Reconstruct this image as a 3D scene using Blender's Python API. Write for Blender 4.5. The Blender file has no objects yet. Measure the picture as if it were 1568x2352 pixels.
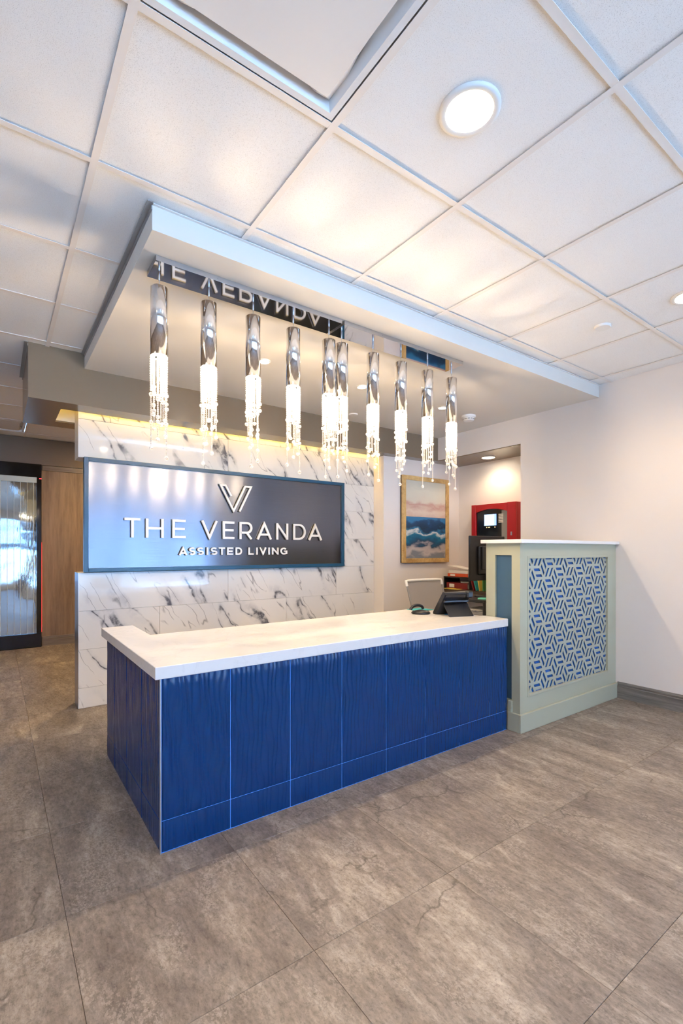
import bpy, bmesh, math, random
from mathutils import Vector
S = bpy.context.scene
C = S.collection
PI = math.pi
R = math.radians

# ------------------------------------------------------------------ camera, sky, exposure
cd = bpy.data.cameras.new('camera')
cam = bpy.data.objects.new('camera', cd)
C.objects.link(cam)
cd.sensor_fit = 'HORIZONTAL'
cd.sensor_width = 36.0
cd.lens = 1098.82 / 1568 * 36.0
cd.shift_y = (1263.57 - 1176) / 1568
cd.clip_start = 0.02
cam.location = (0, 0, 1.2)
cam.rotation_euler = (R(90), 0, R(54.1745 - 90))
S.camera = cam

W = bpy.data.worlds.new('daylight')
S.world = W
W.use_nodes = True
bg = W.node_tree.nodes['Background']
bg.inputs['Color'].default_value = (0.27, 0.54, 1.0, 1)
bg.inputs['Strength'].default_value = 10.0

sl = bpy.data.lights.new('sun', 'SUN')
sl.energy = 70.0
sl.color = (0.54, 0.77, 1.0)
sl.angle = R(0.6)
so = bpy.data.objects.new('sun', sl)
so.rotation_euler = (R(36), 0, R(70))
C.objects.link(so)

vs = S.view_settings
vs.view_transform = 'Standard'
vs.look = 'None'
vs.gamma = 1.0
vs.use_curve_mapping = False
vs.exposure = 1.53

WARM = (1.0, 0.74, 0.47)        # colour of the room's warm lamps
DAYSIDE = -2.5                  # window wall behind the camera

cy = S.cycles
cy.use_denoising = True
cy.max_bounces = 8
cy.diffuse_bounces = 5
cy.glossy_bounces = 4
cy.transmission_bounces = 6
cy.transparent_max_bounces = 12
cy.sample_clamp_indirect = 6.0
cy.blur_glossy = 0.5
cy.caustics_reflective = False
cy.caustics_refractive = False

# daylight enters through the windows: the area lamp is only a sampling portal for the sky
pl = bpy.data.lights.new('window_portal', 'AREA')
pl.shape = 'RECTANGLE'
pl.size, pl.size_y = 6.9, 1.85
pl.cycles.is_portal = True
po = bpy.data.objects.new('window_portal', pl)
po.location = (0.55, DAYSIDE - 0.16, 1.21)
po.rotation_euler = (R(90), 0, 0)
C.objects.link(po)


# ------------------------------------------------------------------ node helper
def nd(nt, kind, ins=None, **attrs):
    n = nt.nodes.new(kind)
    for k, v in attrs.items():
        setattr(n, k, v)
    for k, v in (ins or {}).items():
        s = n.inputs[k]
        if isinstance(v, bpy.types.NodeSocket):
            nt.links.new(v, s)
        else:
            s.default_value = v
    return n


def c4(c):
    return (c[0], c[1], c[2], 1.0)


def mat(name, col=(0.8, 0.8, 0.8), rough=0.5, metal=0.0, emis=None, estr=0.0, spec=0.5, **kw):
    m = bpy.data.materials.new(name)
    m.use_nodes = True
    b = m.node_tree.nodes['Principled BSDF']
    b.inputs['Base Color'].default_value = c4(col)
    b.inputs['Roughness'].default_value = rough
    b.inputs['Metallic'].default_value = metal
    b.inputs['Specular IOR Level'].default_value = spec
    if emis:
        b.inputs['Emission Color'].default_value = c4(emis)
        b.inputs['Emission Strength'].default_value = estr
    for k, v in kw.items():
        b.inputs[k].default_value = v
    m.diffuse_color = c4(col)
    return m


def parts(m):
    nt = m.node_tree
    return nt, nt.nodes['Principled BSDF']


def ramp(nt, fac, stops, interp='LINEAR'):
    n = nd(nt, 'ShaderNodeValToRGB', {'Fac': fac})
    cr = n.color_ramp
    cr.interpolation = interp
    while len(cr.elements) > 1:
        cr.elements.remove(cr.elements[-1])
    cr.elements[0].position = stops[0][0]
    cr.elements[0].color = c4(stops[0][1])
    for p, c in stops[1:]:
        e = cr.elements.new(p)
        e.color = c4(c)
    return n.outputs['Color']


def g(v):
    return (v, v, v)


def math_(nt, op, a, b=0.0, c=0.0):
    n = nd(nt, 'ShaderNodeMath', operation=op)
    for i, v in enumerate((a, b, c)):
        if isinstance(v, bpy.types.NodeSocket):
            nt.links.new(v, n.inputs[i])
        else:
            n.inputs[i].default_value = v
    return n.outputs[0]


def mixc(nt, fac, a, b, mode='MIX'):
    n = nd(nt, 'ShaderNodeMix', data_type='RGBA', blend_type=mode)
    for s, v in ((0, fac), (6, a), (7, b)):
        if isinstance(v, bpy.types.NodeSocket):
            nt.links.new(v, n.inputs[s])
        else:
            n.inputs[s].default_value = c4(v) if isinstance(v, tuple) else v
    return n.outputs[2]


def coords(nt, scale=(1, 1, 1), rot=(0, 0, 0), rnd=0.0, which='Object'):
    tc = nd(nt, 'ShaderNodeTexCoord')
    v = tc.outputs[which]
    if rnd:
        oi = nd(nt, 'ShaderNodeObjectInfo')
        cmb = nd(nt, 'ShaderNodeCombineXYZ')
        for i, k in enumerate((1.0, 7.3, 3.7)):
            nt.links.new(math_(nt, 'MULTIPLY', oi.outputs['Random'], rnd * k), cmb.inputs[i])
        v = nd(nt, 'ShaderNodeVectorMath', {0: v, 1: cmb.outputs[0]}, operation='ADD').outputs[0]
    mp = nd(nt, 'ShaderNodeMapping', {'Vector': v, 'Scale': scale, 'Rotation': rot})
    return mp.outputs[0]


def noise(nt, vec, scale=5.0, detail=4.0, rough=0.55, dist=0.0):
    n = nd(nt, 'ShaderNodeTexNoise', {'Vector': vec, 'Scale': scale, 'Detail': detail, 'Roughness': rough, 'Distortion': dist})
    return n.outputs['Fac']


def bump(nt, b, h, strength=0.2, dist=0.01):
    n = nd(nt, 'ShaderNodeBump', {'Height': h, 'Strength': strength, 'Distance': dist})
    nt.links.new(n.outputs[0], b.inputs['Normal'])


M = {}
M['wall'] = mat('wall_paint', (0.80, 0.76, 0.735), 0.5)
M['soffit'] = mat('soffit_paint', (0.72, 0.69, 0.64), 0.55)
M['taupe'] = mat('taupe_satin_paint', (0.185, 0.143, 0.098), 0.22)
M['bulkhead'] = mat('brown_paint', (0.13, 0.095, 0.06), 0.4)
M['grid'] = mat('grid_enamel', (0.82, 0.775, 0.735), 0.45)
M['white'] = mat('white_enamel', (0.80, 0.79, 0.77), 0.35)
M['fixture'] = mat('fixture_enamel', (0.76, 0.77, 0.78), 0.3)
M['diffuser'] = mat('white_diffuser', (0.80, 0.77, 0.74), 0.4)
M['liner'] = mat('cove_white', (0.85, 0.83, 0.78), 0.5)
M['trimgrey'] = mat('trim_grey', (0.30, 0.285, 0.27), 0.45)
M['navy'] = mat('navy_frame', (0.012, 0.075, 0.15), 0.3)
M['silver'] = mat('brushed_silver', (0.78, 0.77, 0.74), 0.32, 1.0)
M['letter'] = mat('pale_metal', (0.84, 0.82, 0.77), 0.4, 0.2)
M['chrome'] = mat('polished_chrome', (0.86, 0.85, 0.84), 0.1, 1.0)
M['mirror'] = mat('mirror_steel', (0.72, 0.72, 0.75), 0.03, 1.0)
M['steel'] = mat('satin_steel', (0.55, 0.56, 0.58), 0.3, 1.0)
M['grout'] = mat('pale_blue_grout', (0.07, 0.27, 0.75), 0.6)
M['bluetile'] = mat('navy_glazed_tile', (0.0, 0.030, 0.125), 0.17, spec=0.4)
M['sage'] = mat('sage_paint', (0.42, 0.425, 0.315), 0.38)
M['lattice'] = mat('lattice_paint', (0.37, 0.40, 0.325), 0.45)
M['backing'] = mat('bright_blue_backing', (0.0, 0.085, 0.33), 0.5)
M['slate'] = mat('slate_blue_panel', (0.045, 0.105, 0.17), 0.45)
M['black'] = mat('black_plastic', (0.012, 0.012, 0.014), 0.35)
M['phone'] = mat('charcoal_plastic', (0.018, 0.019, 0.022), 0.28)
M['gloss'] = mat('black_gloss', (0.006, 0.007, 0.010), 0.12)
M['red'] = mat('red_enamel', (0.42, 0.008, 0.010), 0.35)
M['redbinder'] = mat('dark_red_vinyl', (0.20, 0.010, 0.012), 0.4)
M['orange'] = mat('orange_vinyl', (0.72, 0.09, 0.02), 0.4)
M['paper'] = mat('paper', (0.80, 0.77, 0.72), 0.7)
M['yellow'] = mat('yellow_paper', (0.80, 0.58, 0.10), 0.7)
M['mint'] = mat('mint_paper', (0.16, 0.62, 0.48), 0.7)
M['teal'] = mat('teal_card', (0.02, 0.28, 0.30), 0.6)
M['green'] = mat('green_card', (0.05, 0.24, 0.06), 0.6)
M['bluepaper'] = mat('blue_paper', (0.05, 0.26, 0.62), 0.6)
M['grey'] = mat('grey_plastic', (0.30, 0.29, 0.28), 0.45)
M['mesh'] = mat('grey_mesh_fabric', (0.36, 0.33, 0.31), 0.8)
M['darkwood'] = mat('dark_walnut', (0.055, 0.032, 0.018), 0.35)
M['glow'] = mat('warm_lens', (1, 1, 1), 0.5, emis=(1.0, 0.86, 0.66), estr=14.0)
M['glowsmall'] = mat('warm_bulb', (1, 1, 1), 0.5, emis=(1.0, 0.84, 0.62), estr=26.0)
M['amber'] = mat('amber_led', (1, 0.8, 0.3), 0.5, emis=(1.0, 0.55, 0.05), estr=4.0)
M['redled'] = mat('red_led', (0.6, 0.02, 0.02), 0.4, emis=(1.0, 0.03, 0.04), estr=2.5)
M['screen'] = mat('lit_screen', (0.1, 0.2, 0.4), 0.3, emis=(0.30, 0.58, 1.0), estr=1.1)
M['screenbar'] = mat('lit_screen_bar', (0.1, 0.1, 0.4), 0.3, emis=(0.16, 0.24, 1.0), estr=1.1)
M['asphalt'] = mat('snowy_ground', (0.80, 0.81, 0.83), 0.8)
M['carpaint'] = mat('white_car_paint', (0.80, 0.80, 0.80), 0.2)
M['tyre'] = mat('tyre', (0.015, 0.015, 0.016), 0.7)
M['cordm'] = mat('cord', (0.35, 0.35, 0.36), 0.4)

# ceiling tile: fine mineral-fibre pits
m = M['tile'] = mat('mineral_fibre_tile', (0.80, 0.79, 0.77), 0.85)
nt, b = parts(m)
v = coords(nt, rnd=20)
n1 = noise(nt, v, 460, 2, 0.6)
n2 = noise(nt, v, 2.2, 3)
col = mixc(nt, n2, (0.86, 0.855, 0.845), (0.90, 0.895, 0.885))
col = mixc(nt, ramp(nt, n1, [(0.33, g(1)), (0.43, g(0))]), col, (0.66, 0.65, 0.64))
nt.links.new(col, b.inputs['Base Color'])
bump(nt, b, n1, 0.25, 0.004)

# floor: weathered concrete-look vinyl
m = M['floor'] = mat('concrete_look_vinyl', (0.3, 0.27, 0.24), 0.42, spec=0.35)
nt, b = parts(m)
vv = coords(nt, rnd=37)
vs_ = nd(nt, 'ShaderNodeMapping', {'Vector': vv, 'Scale': (3.2, 1.0, 1.0)}).outputs[0]
big = noise(nt, vs_, 1.6, 8, 0.68, 0.6)
fine = noise(nt, nd(nt, 'ShaderNodeMapping', {'Vector': vv, 'Scale': (2.4, 1.0, 1.0)}).outputs[0], 30, 8, 0.8)
med = noise(nt, vs_, 6.0, 7, 0.7, 0.3)
val = math_(nt, 'ADD', math_(nt, 'MULTIPLY', big, 0.62), math_(nt, 'MULTIPLY', med, 0.38))
base = ramp(nt, val, [(0.35, (0.125, 0.103, 0.087)), (0.46, (0.185, 0.155, 0.131)), (0.54, (0.245, 0.208, 0.175)), (0.63, (0.39, 0.338, 0.285))])
sp = ramp(nt, fine, [(0.36, g(0.6)), (0.46, g(0.9)), (0.54, g(1.02)), (0.64, g(1.24))])
base = mixc(nt, 1.0, base, sp, 'MULTIPLY')
fl_ = ramp(nt, noise(nt, nd(nt, 'ShaderNodeMapping', {'Vector': vv, 'Scale': (1.6, 1.0, 1.0)}).outputs[0], 75, 5, 0.7), [(0.50, g(0)), (0.54, g(1))])
fm = ramp(nt, noise(nt, vs_, 2.3, 5, 0.65), [(0.50, g(0)), (0.60, g(1))])
base = mixc(nt, math_(nt, 'MULTIPLY', math_(nt, 'MULTIPLY', fl_, fm), 0.4), base, (0.42, 0.37, 0.32))
fd_ = ramp(nt, noise(nt, vv, 95, 4, 0.7), [(0.40, g(1)), (0.44, g(0))])
base = mixc(nt, math_(nt, 'MULTIPLY', fd_, 0.35), base, (0.09, 0.075, 0.065))
wob = nd(nt, 'ShaderNodeVectorMath', {0: vv, 1: nd(nt, 'ShaderNodeVectorMath', {0: nd(nt, 'ShaderNodeTexNoise', {'Vector': vv, 'Scale': 9.0, 'Detail': 4.0}).outputs['Color'], 'Scale': 0.14}, operation='SCALE').outputs[0]}, operation='ADD').outputs[0]
vor = nd(nt, 'ShaderNodeTexVoronoi', {'Vector': wob, 'Scale': 1.35}, feature='DISTANCE_TO_EDGE').outputs['Distance']
crk = ramp(nt, vor, [(0.0, g(1)), (0.002, g(0.9)), (0.006, g(0))])
msk = ramp(nt, noise(nt, vv, 2.6, 2), [(0.53, g(0)), (0.58, g(1))])
base = mixc(nt, math_(nt, 'MULTIPLY', math_(nt, 'MULTIPLY', crk, msk), 0.75), base, (0.075, 0.06, 0.05))
nt.links.new(base, b.inputs['Base Color'])
nt.links.new(ramp(nt, fine, [(0.3, g(0.62)), (0.6, g(0.40))]), b.inputs['Roughness'])
bump(nt, b, fine, 0.12, 0.004)


# marble: white with grey-blue steep streaks
def marble(name, tint=(0.74, 0.73, 0.71)):
    m = mat(name, tint, 0.06)
    nt, b = parts(m)
    v = coords(nt, rnd=53)
    wv = nd(nt, 'ShaderNodeTexNoise', {'Vector': v, 'Scale': 2.0, 'Detail': 4.0, 'Roughness': 0.55}).outputs['Color']
    v2 = nd(nt, 'ShaderNodeVectorMath', {0: v, 1: nd(nt, 'ShaderNodeVectorMath', {0: wv, 'Scale': 0.20}, operation='SCALE').outputs[0]}, operation='ADD').outputs[0]
    mp = nd(nt, 'ShaderNodeMapping', {'Vector': v2, 'Rotation': (0, R(-57), 0)}).outputs[0]
    mp = nd(nt, 'ShaderNodeMapping', {'Vector': mp, 'Scale': (0.75, 1.0, 4.2)}).outputs[0]
    a = noise(nt, mp, 0.95, 2.2, 0.5)
    line = math_(nt, 'ABSOLUTE', math_(nt, 'SUBTRACT', a, 0.5))
    core = ramp(nt, line, [(0.0, g(1)), (0.006, g(0.85)), (0.015, g(0))])
    halo = ramp(nt, line, [(0.0, g(0.6)), (0.035, g(0.22)), (0.07, g(0))])
    a2 = noise(nt, nd(nt, 'ShaderNodeVectorMath', {0: mp, 1: (5.2, 1.7, 9.1)}, operation='ADD').outputs[0], 1.5, 2, 0.5)
    line2 = math_(nt, 'ABSOLUTE', math_(nt, 'SUBTRACT', a2, 0.5))
    core2 = ramp(nt, line2, [(0.0, g(0.9)), (0.006, g(0.3)), (0.011, g(0))])
    msk = ramp(nt, noise(nt, v, 2.2, 3, 0.6), [(0.45, g(0)), (0.53, g(1))])
    msk2 = ramp(nt, noise(nt, nd(nt, 'ShaderNodeVectorMath', {0: v, 1: (3.3, 8.0, 1.1)}, operation='ADD').outputs[0], 4.0, 3, 0.6), [(0.47, g(0)), (0.55, g(1))])
    brk = ramp(nt, noise(nt, v, 16, 3, 0.65), [(0.40, g(0.35)), (0.54, g(1))])
    f1 = math_(nt, 'MULTIPLY', math_(nt, 'MULTIPLY', core, msk), brk)
    f2 = math_(nt, 'MULTIPLY', core2, msk2)
    f3 = math_(nt, 'MULTIPLY', math_(nt, 'MULTIPLY', halo, msk), brk)
    col = mixc(nt, noise(nt, v, 1.4, 3), tint, tuple(x * 0.93 for x in tint))
    col = mixc(nt, math_(nt, 'MULTIPLY', f3, 0.75), col, (0.20, 0.225, 0.30))
    col = mixc(nt, math_(nt, 'MULTIPLY', f1, 0.9), col, (0.055, 0.06, 0.08))
    col = mixc(nt, math_(nt, 'MULTIPLY', f2, 0.8), col, (0.12, 0.12, 0.14))
    nt.links.new(col, b.inputs['Base Color'])
    return m


M['marble'] = marble('veined_marble')

# quartz worktop
m = M['quartz'] = mat('pale_quartz', (0.80, 0.775, 0.73), 0.22)
nt, b = parts(m)
v = coords(nt)
q = noise(nt, v, 3.0, 8, 0.65, 1.2)
col = ramp(nt, math_(nt, 'ABSOLUTE', math_(nt, 'SUBTRACT', q, 0.5)), [(0.0, (0.635, 0.63, 0.615)), (0.008, (0.67, 0.66, 0.645)), (0.03, (0.69, 0.68, 0.665))])
nt.links.new(col, b.inputs['Base Color'])

# brushed sign panel: fine horizontal scratches smear reflections vertically
m = M['brushed'] = mat('brushed_pewter', (0.17, 0.185, 0.225), 0.2, 1.0)
nt, b = parts(m)
b.inputs['Anisotropic'].default_value = 0.72
b.inputs['Anisotropic Rotation'].default_value = 0.25
tg = nd(nt, 'ShaderNodeCombineXYZ', {0: 1.0, 1: 0.0, 2: 0.0})
nt.links.new(tg.outputs[0], b.inputs['Tangent'])
v = coords(nt, (1.2, 1, 110))
s1 = noise(nt, v, 3.0, 6, 0.7)
nt.links.new(ramp(nt, s1, [(0.3, (0.155, 0.168, 0.205)), (0.7, (0.185, 0.198, 0.24))]), b.inputs['Base Color'])
nt.links.new(ramp(nt, s1, [(0.3, g(0.185)), (0.7, g(0.225))]), b.inputs['Roughness'])


# woods
def wood(name, c0, c1, c2, axis_scale, rough=0.45):
    m = mat(name, c1, rough)
    nt, b = parts(m)
    v = coords(nt, axis_scale, rnd=11)
    n = noise(nt, v, 1.0, 9, 0.62, 0.5)
    n_ = noise(nt, v, 6.0, 6, 0.7)
    f = math_(nt, 'ADD', math_(nt, 'MULTIPLY', n, 0.65), math_(nt, 'MULTIPLY', n_, 0.35))
    nt.links.new(ramp(nt, f, [(0.36, c0), (0.5, c1), (0.64, c2)]), b.inputs['Base Color'])
    bump(nt, b, f, 0.08, 0.003)
    return m


M['oak'] = wood('oak_veneer', (0.115, 0.075, 0.042), (0.20, 0.135, 0.078), (0.27, 0.19, 0.115), (9, 9, 0.7))
M['greywood'] = wood('grey_ash', (0.10, 0.095, 0.09), (0.19, 0.18, 0.165), (0.29, 0.275, 0.25), (2, 1.2, 22))
M['brownash'] = wood('brown_ash', (0.11, 0.085, 0.065), (0.17, 0.14, 0.11), (0.24, 0.20, 0.16), (1.2, 2, 22))
M['gold'] = wood('gold_leaf_wood', (0.36, 0.20, 0.06), (0.55, 0.35, 0.13), (0.70, 0.48, 0.20), (6, 6, 6), 0.35)

# crystal beads: bright cut glass, lit from the lamp above them
m = M['crystal'] = bpy.data.materials.new('cut_crystal')
m.use_nodes = True
nt = m.node_tree
out = nt.nodes['Material Output']
nt.nodes.remove(nt.nodes['Principled BSDF'])
tr = nd(nt, 'ShaderNodeBsdfTranslucent', {'Color': (1, 0.97, 0.93, 1)})
df = nd(nt, 'ShaderNodeBsdfDiffuse', {'Color': (0.95, 0.93, 0.90, 1)})
gl = nd(nt, 'ShaderNodeBsdfGlossy', {'Color': (1, 1, 1, 1), 'Roughness': 0.08})
tp = nd(nt, 'ShaderNodeBsdfTransparent', {'Color': (0.97, 0.97, 0.97, 1)})
lw = nd(nt, 'ShaderNodeLayerWeight', {'Blend': 0.5})
lf = ramp(nt, lw.outputs['Facing'], [(0.0, g(0.72)), (0.28, g(0.5)), (0.6, g(0.06)), (1.0, g(0.0))])
a = nd(nt, 'ShaderNodeMixShader', {0: 0.5, 1: tr.outputs[0], 2: df.outputs[0]})
a = nd(nt, 'ShaderNodeMixShader', {0: 0.2, 1: a.outputs[0], 2: gl.outputs[0]})
a = nd(nt, 'ShaderNodeMixShader', {0: lf, 1: a.outputs[0], 2: tp.outputs[0]})
nt.links.new(a.outputs[0], out.inputs['Surface'])


def glassmat(name, tint, refl=1.0):
    m = bpy.data.materials.new(name)
    m.use_nodes = True
    nt = m.node_tree
    out = nt.nodes['Material Output']
    nt.nodes.remove(nt.nodes['Principled BSDF'])
    fr = nd(nt, 'ShaderNodeFresnel', {'IOR': 1.5})
    tp = nd(nt, 'ShaderNodeBsdfTransparent', {'Color': c4(tint)})
    gl = nd(nt, 'ShaderNodeBsdfGlossy', {'Color': (1, 1, 1, 1), 'Roughness': 0.0})
    mx = nd(nt, 'ShaderNodeMixShader', {0: math_(nt, 'MULTIPLY', fr.outputs[0], refl), 1: tp.outputs[0], 2: gl.outputs[0]})
    nt.links.new(mx.outputs[0], out.inputs['Surface'])
    return m


M['glass'] = glassmat('window_glass', (0.95, 0.97, 0.97))
M['carglass'] = mat('car_glass', (0.02, 0.03, 0.04), 0.05)

# rippled sheet of falling water: mirror-like with slow waves
m = M['water'] = mat('rippled_mirror_water', (0.40, 0.47, 0.52), 0.05, 0.75)
nt, b = parts(m)
v = coords(nt, (1.2, 1, 1.0))
w1 = noise(nt, v, 1.7, 1.2, 0.35, 0.3)
w2 = noise(nt, coords(nt, (10, 1, 2.0)), 5.0, 2, 0.5)
bump(nt, b, math_(nt, 'ADD', w1, math_(nt, 'MULTIPLY', w2, 0.02)), 0.22, 0.07)

# abstract seascape: plain bands of sky, sea and sand
m = M['canvas'] = mat('painted_canvas', (0.5, 0.5, 0.5), 0.5)
nt, b = parts(m)
tc = nd(nt, 'ShaderNodeTexCoord').outputs['Generated']
sx = nd(nt, 'ShaderNodeSeparateXYZ', {0: tc})
st = nd(nt, 'ShaderNodeMapping', {'Vector': tc, 'Scale': (1.6, 1, 5.0)}).outputs[0]
na = noise(nt, st, 2.2, 4, 0.5, 0.3)
nb = noise(nt, nd(nt, 'ShaderNodeMapping', {'Vector': tc, 'Location': (3, 0, 7), 'Scale': (1.5, 1, 4.0)}).outputs[0], 2.2, 3.5, 0.5, 0.3)
zz = sx.outputs[2]
zw = math_(nt, 'ADD', zz, math_(nt, 'MULTIPLY', math_(nt, 'SUBTRACT', na, 0.5), 0.22))
sky = ramp(nt, zw, [(0.52, (0.58, 0.40, 0.32)), (0.60, (0.66, 0.55, 0.45)), (0.68, (0.50, 0.30, 0.25)), (0.74, (0.62, 0.57, 0.48)), (0.85, (0.64, 0.62, 0.52)), (1.0, (0.52, 0.52, 0.46))])
zs = math_(nt, 'ADD', zz, math_(nt, 'MULTIPLY', math_(nt, 'SUBTRACT', nb, 0.5), 0.34))
sea = ramp(nt, zs, [(0.03, (0.20, 0.22, 0.25)), (0.09, (0.50, 0.44, 0.42)), (0.14, (0.40, 0.36, 0.37)), (0.18, (0.02, 0.06, 0.12)), (0.23, (0.004, 0.10, 0.20)), (0.29, (0.01, 0.17, 0.29)), (0.335, (0.60, 0.62, 0.60)), (0.36, (0.02, 0.16, 0.30)), (0.40, (0.006, 0.03, 0.07)), (0.46, (0.005, 0.05, 0.13)), (0.50, (0.02, 0.16, 0.33))])
nt.links.new(mixc(nt, math_(nt, 'GREATER_THAN', zz, 0.535), sea, sky), b.inputs['Base Color'])
bump(nt, b, na, 0.15, 0.004)


# ------------------------------------------------------------------ mesh helpers
def wloc(o):
    p = Vector((0, 0, 0))
    while o:
        p += o.location
        o = o.parent
    return p


class MB:
    """collects shapes, then links them as ONE mesh object"""
    def __init__(s):
        s.v, s.f, s.sm = [], [], []

    def add(s, vs, fs, smooth=False):
        k = len(s.v)
        s.v += [tuple(q) for q in vs]
        s.f += [tuple(i + k for i in f) for f in fs]
        s.sm += [smooth] * len(fs)
        return s

    def box(s, x0, x1, y0, y1, z0, z1, ch=0.0):
        """a box; ch cuts small chamfers on all edges"""
        if ch <= 0:
            vs = [(x, y, z) for z in (z0, z1) for y in (y0, y1) for x in (x0, x1)]
            return s.add(vs, [(0, 2, 3, 1), (4, 5, 7, 6), (0, 1, 5, 4), (2, 6, 7, 3), (0, 4, 6, 2), (1, 3, 7, 5)])
        bm = bmesh.new()
        bmesh.ops.create_cube(bm, size=1.0)
        for q in bm.verts:
            q.co = Vector(((x0 + x1) / 2 + q.co.x * (x1 - x0), (y0 + y1) / 2 + q.co.y * (y1 - y0), (z0 + z1) / 2 + q.co.z * (z1 - z0)))
        bmesh.ops.bevel(bm, geom=list(bm.edges), offset=ch, segments=1, affect='EDGES', profile=0.5)
        s.bm(bm)
        return s

    def bm(s, bm, smooth=False):
        bm.verts.index_update()
        s.add([q.co[:] for q in bm.verts], [[q.index for q in f.verts] for f in bm.faces], smooth)
        bm.free()
        return s

    def lathe(s, cx, cyy, prof, n=32, caps=True):
        """prof: (r, z) from bottom to top round a vertical axis"""
        k, vs, fs = len(prof), [], []
        for i in range(n):
            a = 2 * PI * i / n
            vs += [(cx + r * math.cos(a), cyy + r * math.sin(a), z) for r, z in prof]
        for i in range(n):
            j = (i + 1) % n
            for q in range(k - 1):
                fs.append((i * k + q, j * k + q, j * k + q + 1, i * k + q + 1))
        s.add(vs, fs, True)
        if caps:
            for q, rev in ((0, True), (k - 1, False)):
                if prof[q][0] > 1e-5:
                    ring = [vs[i * k + q] for i in range(n)]
                    s.add(ring, [tuple(reversed(range(n))) if rev else tuple(range(n))])
        return s

    def tube(s, pts, r, n=8):
        pts = [Vector(p) for p in pts]
        vs, fs = [], []
        for i, p in enumerate(pts):
            d = (pts[min(i + 1, len(pts) - 1)] - pts[max(i - 1, 0)]).normalized()
            u = d.orthogonal().normalized() if i == 0 else (u - d * u.dot(d)).normalized()
            w = d.cross(u)
            rr = r[i] if isinstance(r, (list, tuple)) else r
            vs += [p + (u * math.cos(2 * PI * k / n) + w * math.sin(2 * PI * k / n)) * rr for k in range(n)]
        for i in range(len(pts) - 1):
            for k in range(n):
                fs.append((i * n + k, i * n + (k + 1) % n, (i + 1) * n + (k + 1) % n, (i + 1) * n + k))
        s.add(vs, fs, True)
        s.add(vs[:n], [tuple(reversed(range(n)))])
        s.add(vs[-n:], [tuple(range(n))])
        return s

    def ball(s, c, r, seg=6, rings=4):
        vs, fs = [(c[0], c[1], c[2] - r)], []
        for i in range(1, rings):
            t = PI * i / rings
            for k in range(seg):
                a = 2 * PI * k / seg
                vs.append((c[0] + r * math.sin(t) * math.cos(a), c[1] + r * math.sin(t) * math.sin(a), c[2] - r * math.cos(t)))
        vs.append((c[0], c[1], c[2] + r))
        for k in range(seg):
            fs.append((0, 1 + (k + 1) % seg, 1 + k))
            for i in range(rings - 2):
                o = 1 + i * seg
                fs.append((o + k, o + (k + 1) % seg, o + seg + (k + 1) % seg, o + seg + k))
            o = 1 + (rings - 2) * seg
            fs.append((o + k, o + (k + 1) % seg, len(vs) - 1))
        return s.add(vs, fs)

    def prism(s, poly, axis, a, b_):
        """extrude a 2-D polygon along an axis (0 x, 1 y, 2 z)"""
        def pt(u, w, t):
            return [(t, u, w), (u, t, w), (u, w, t)][axis]
        n = len(poly)
        vs = [pt(u, w, a) for u, w in poly] + [pt(u, w, b_) for u, w in poly]
        fs = [tuple(range(n)), tuple(reversed(range(n, 2 * n)))]
        fs += [(i, n + i, n + (i + 1) % n, (i + 1) % n) for i in range(n)]
        return s.add(vs, fs)

    def obj(s, name, m, parent=None, local=False, fix=True):
        me = bpy.data.meshes.new(name)
        off = Vector((0, 0, 0)) if (local or parent is None) else wloc(parent)
        me.from_pydata([(x - off.x, y - off.y, z - off.z) for x, y, z in s.v], [], s.f)
        for p, q in zip(me.polygons, s.sm):
            p.use_smooth = q
        if fix:
            bm = bmesh.new()
            bm.from_mesh(me)
            bmesh.ops.recalc_face_normals(bm, faces=bm.faces)
            bm.to_mesh(me)
            bm.free()
        me.materials.append(m if not isinstance(m, str) else M[m])
        o = bpy.data.objects.new(name, me)
        C.objects.link(o)
        o.parent = parent
        return o


def thing(name, label, cat, loc=(0, 0, 0), group=None, rz=0.0):
    o = bpy.data.objects.new(name, None)
    o.empty_display_size = 0.05
    o.location = loc
    o.rotation_euler = (0, 0, rz)
    C.objects.link(o)
    return tag(o, label, cat, group)


def tag(o, label, cat, group=None):
    o['label'] = label
    o['category'] = cat
    if group:
        o['group'] = group
    return o


def struct(o):
    o['kind'] = 'structure'
    return o


def inst(src, name, loc, parent):
    o = src.copy()
    o.name = name
    C.objects.link(o)
    o.parent = parent
    o.location = loc
    return o


def lamp(name, kind, loc, power, col, parent=None, **kw):
    l = bpy.data.lights.new(name, kind)
    l.energy = power
    l.color = col
    for k, v_ in kw.items():
        setattr(l, k, v_)
    o = bpy.data.objects.new(name, l)
    C.objects.link(o)
    o.parent = parent
    o.location = Vector(loc) - (wloc(parent) if parent else Vector((0, 0, 0)))
    return o


# ------------------------------------------------------------------ the room
ZC = 2.583                      # ceiling height
WX = 4.112                      # right wall
BACK = 7.055                    # far wall
LEFT = -3.0
rng = random.Random(4)

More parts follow.
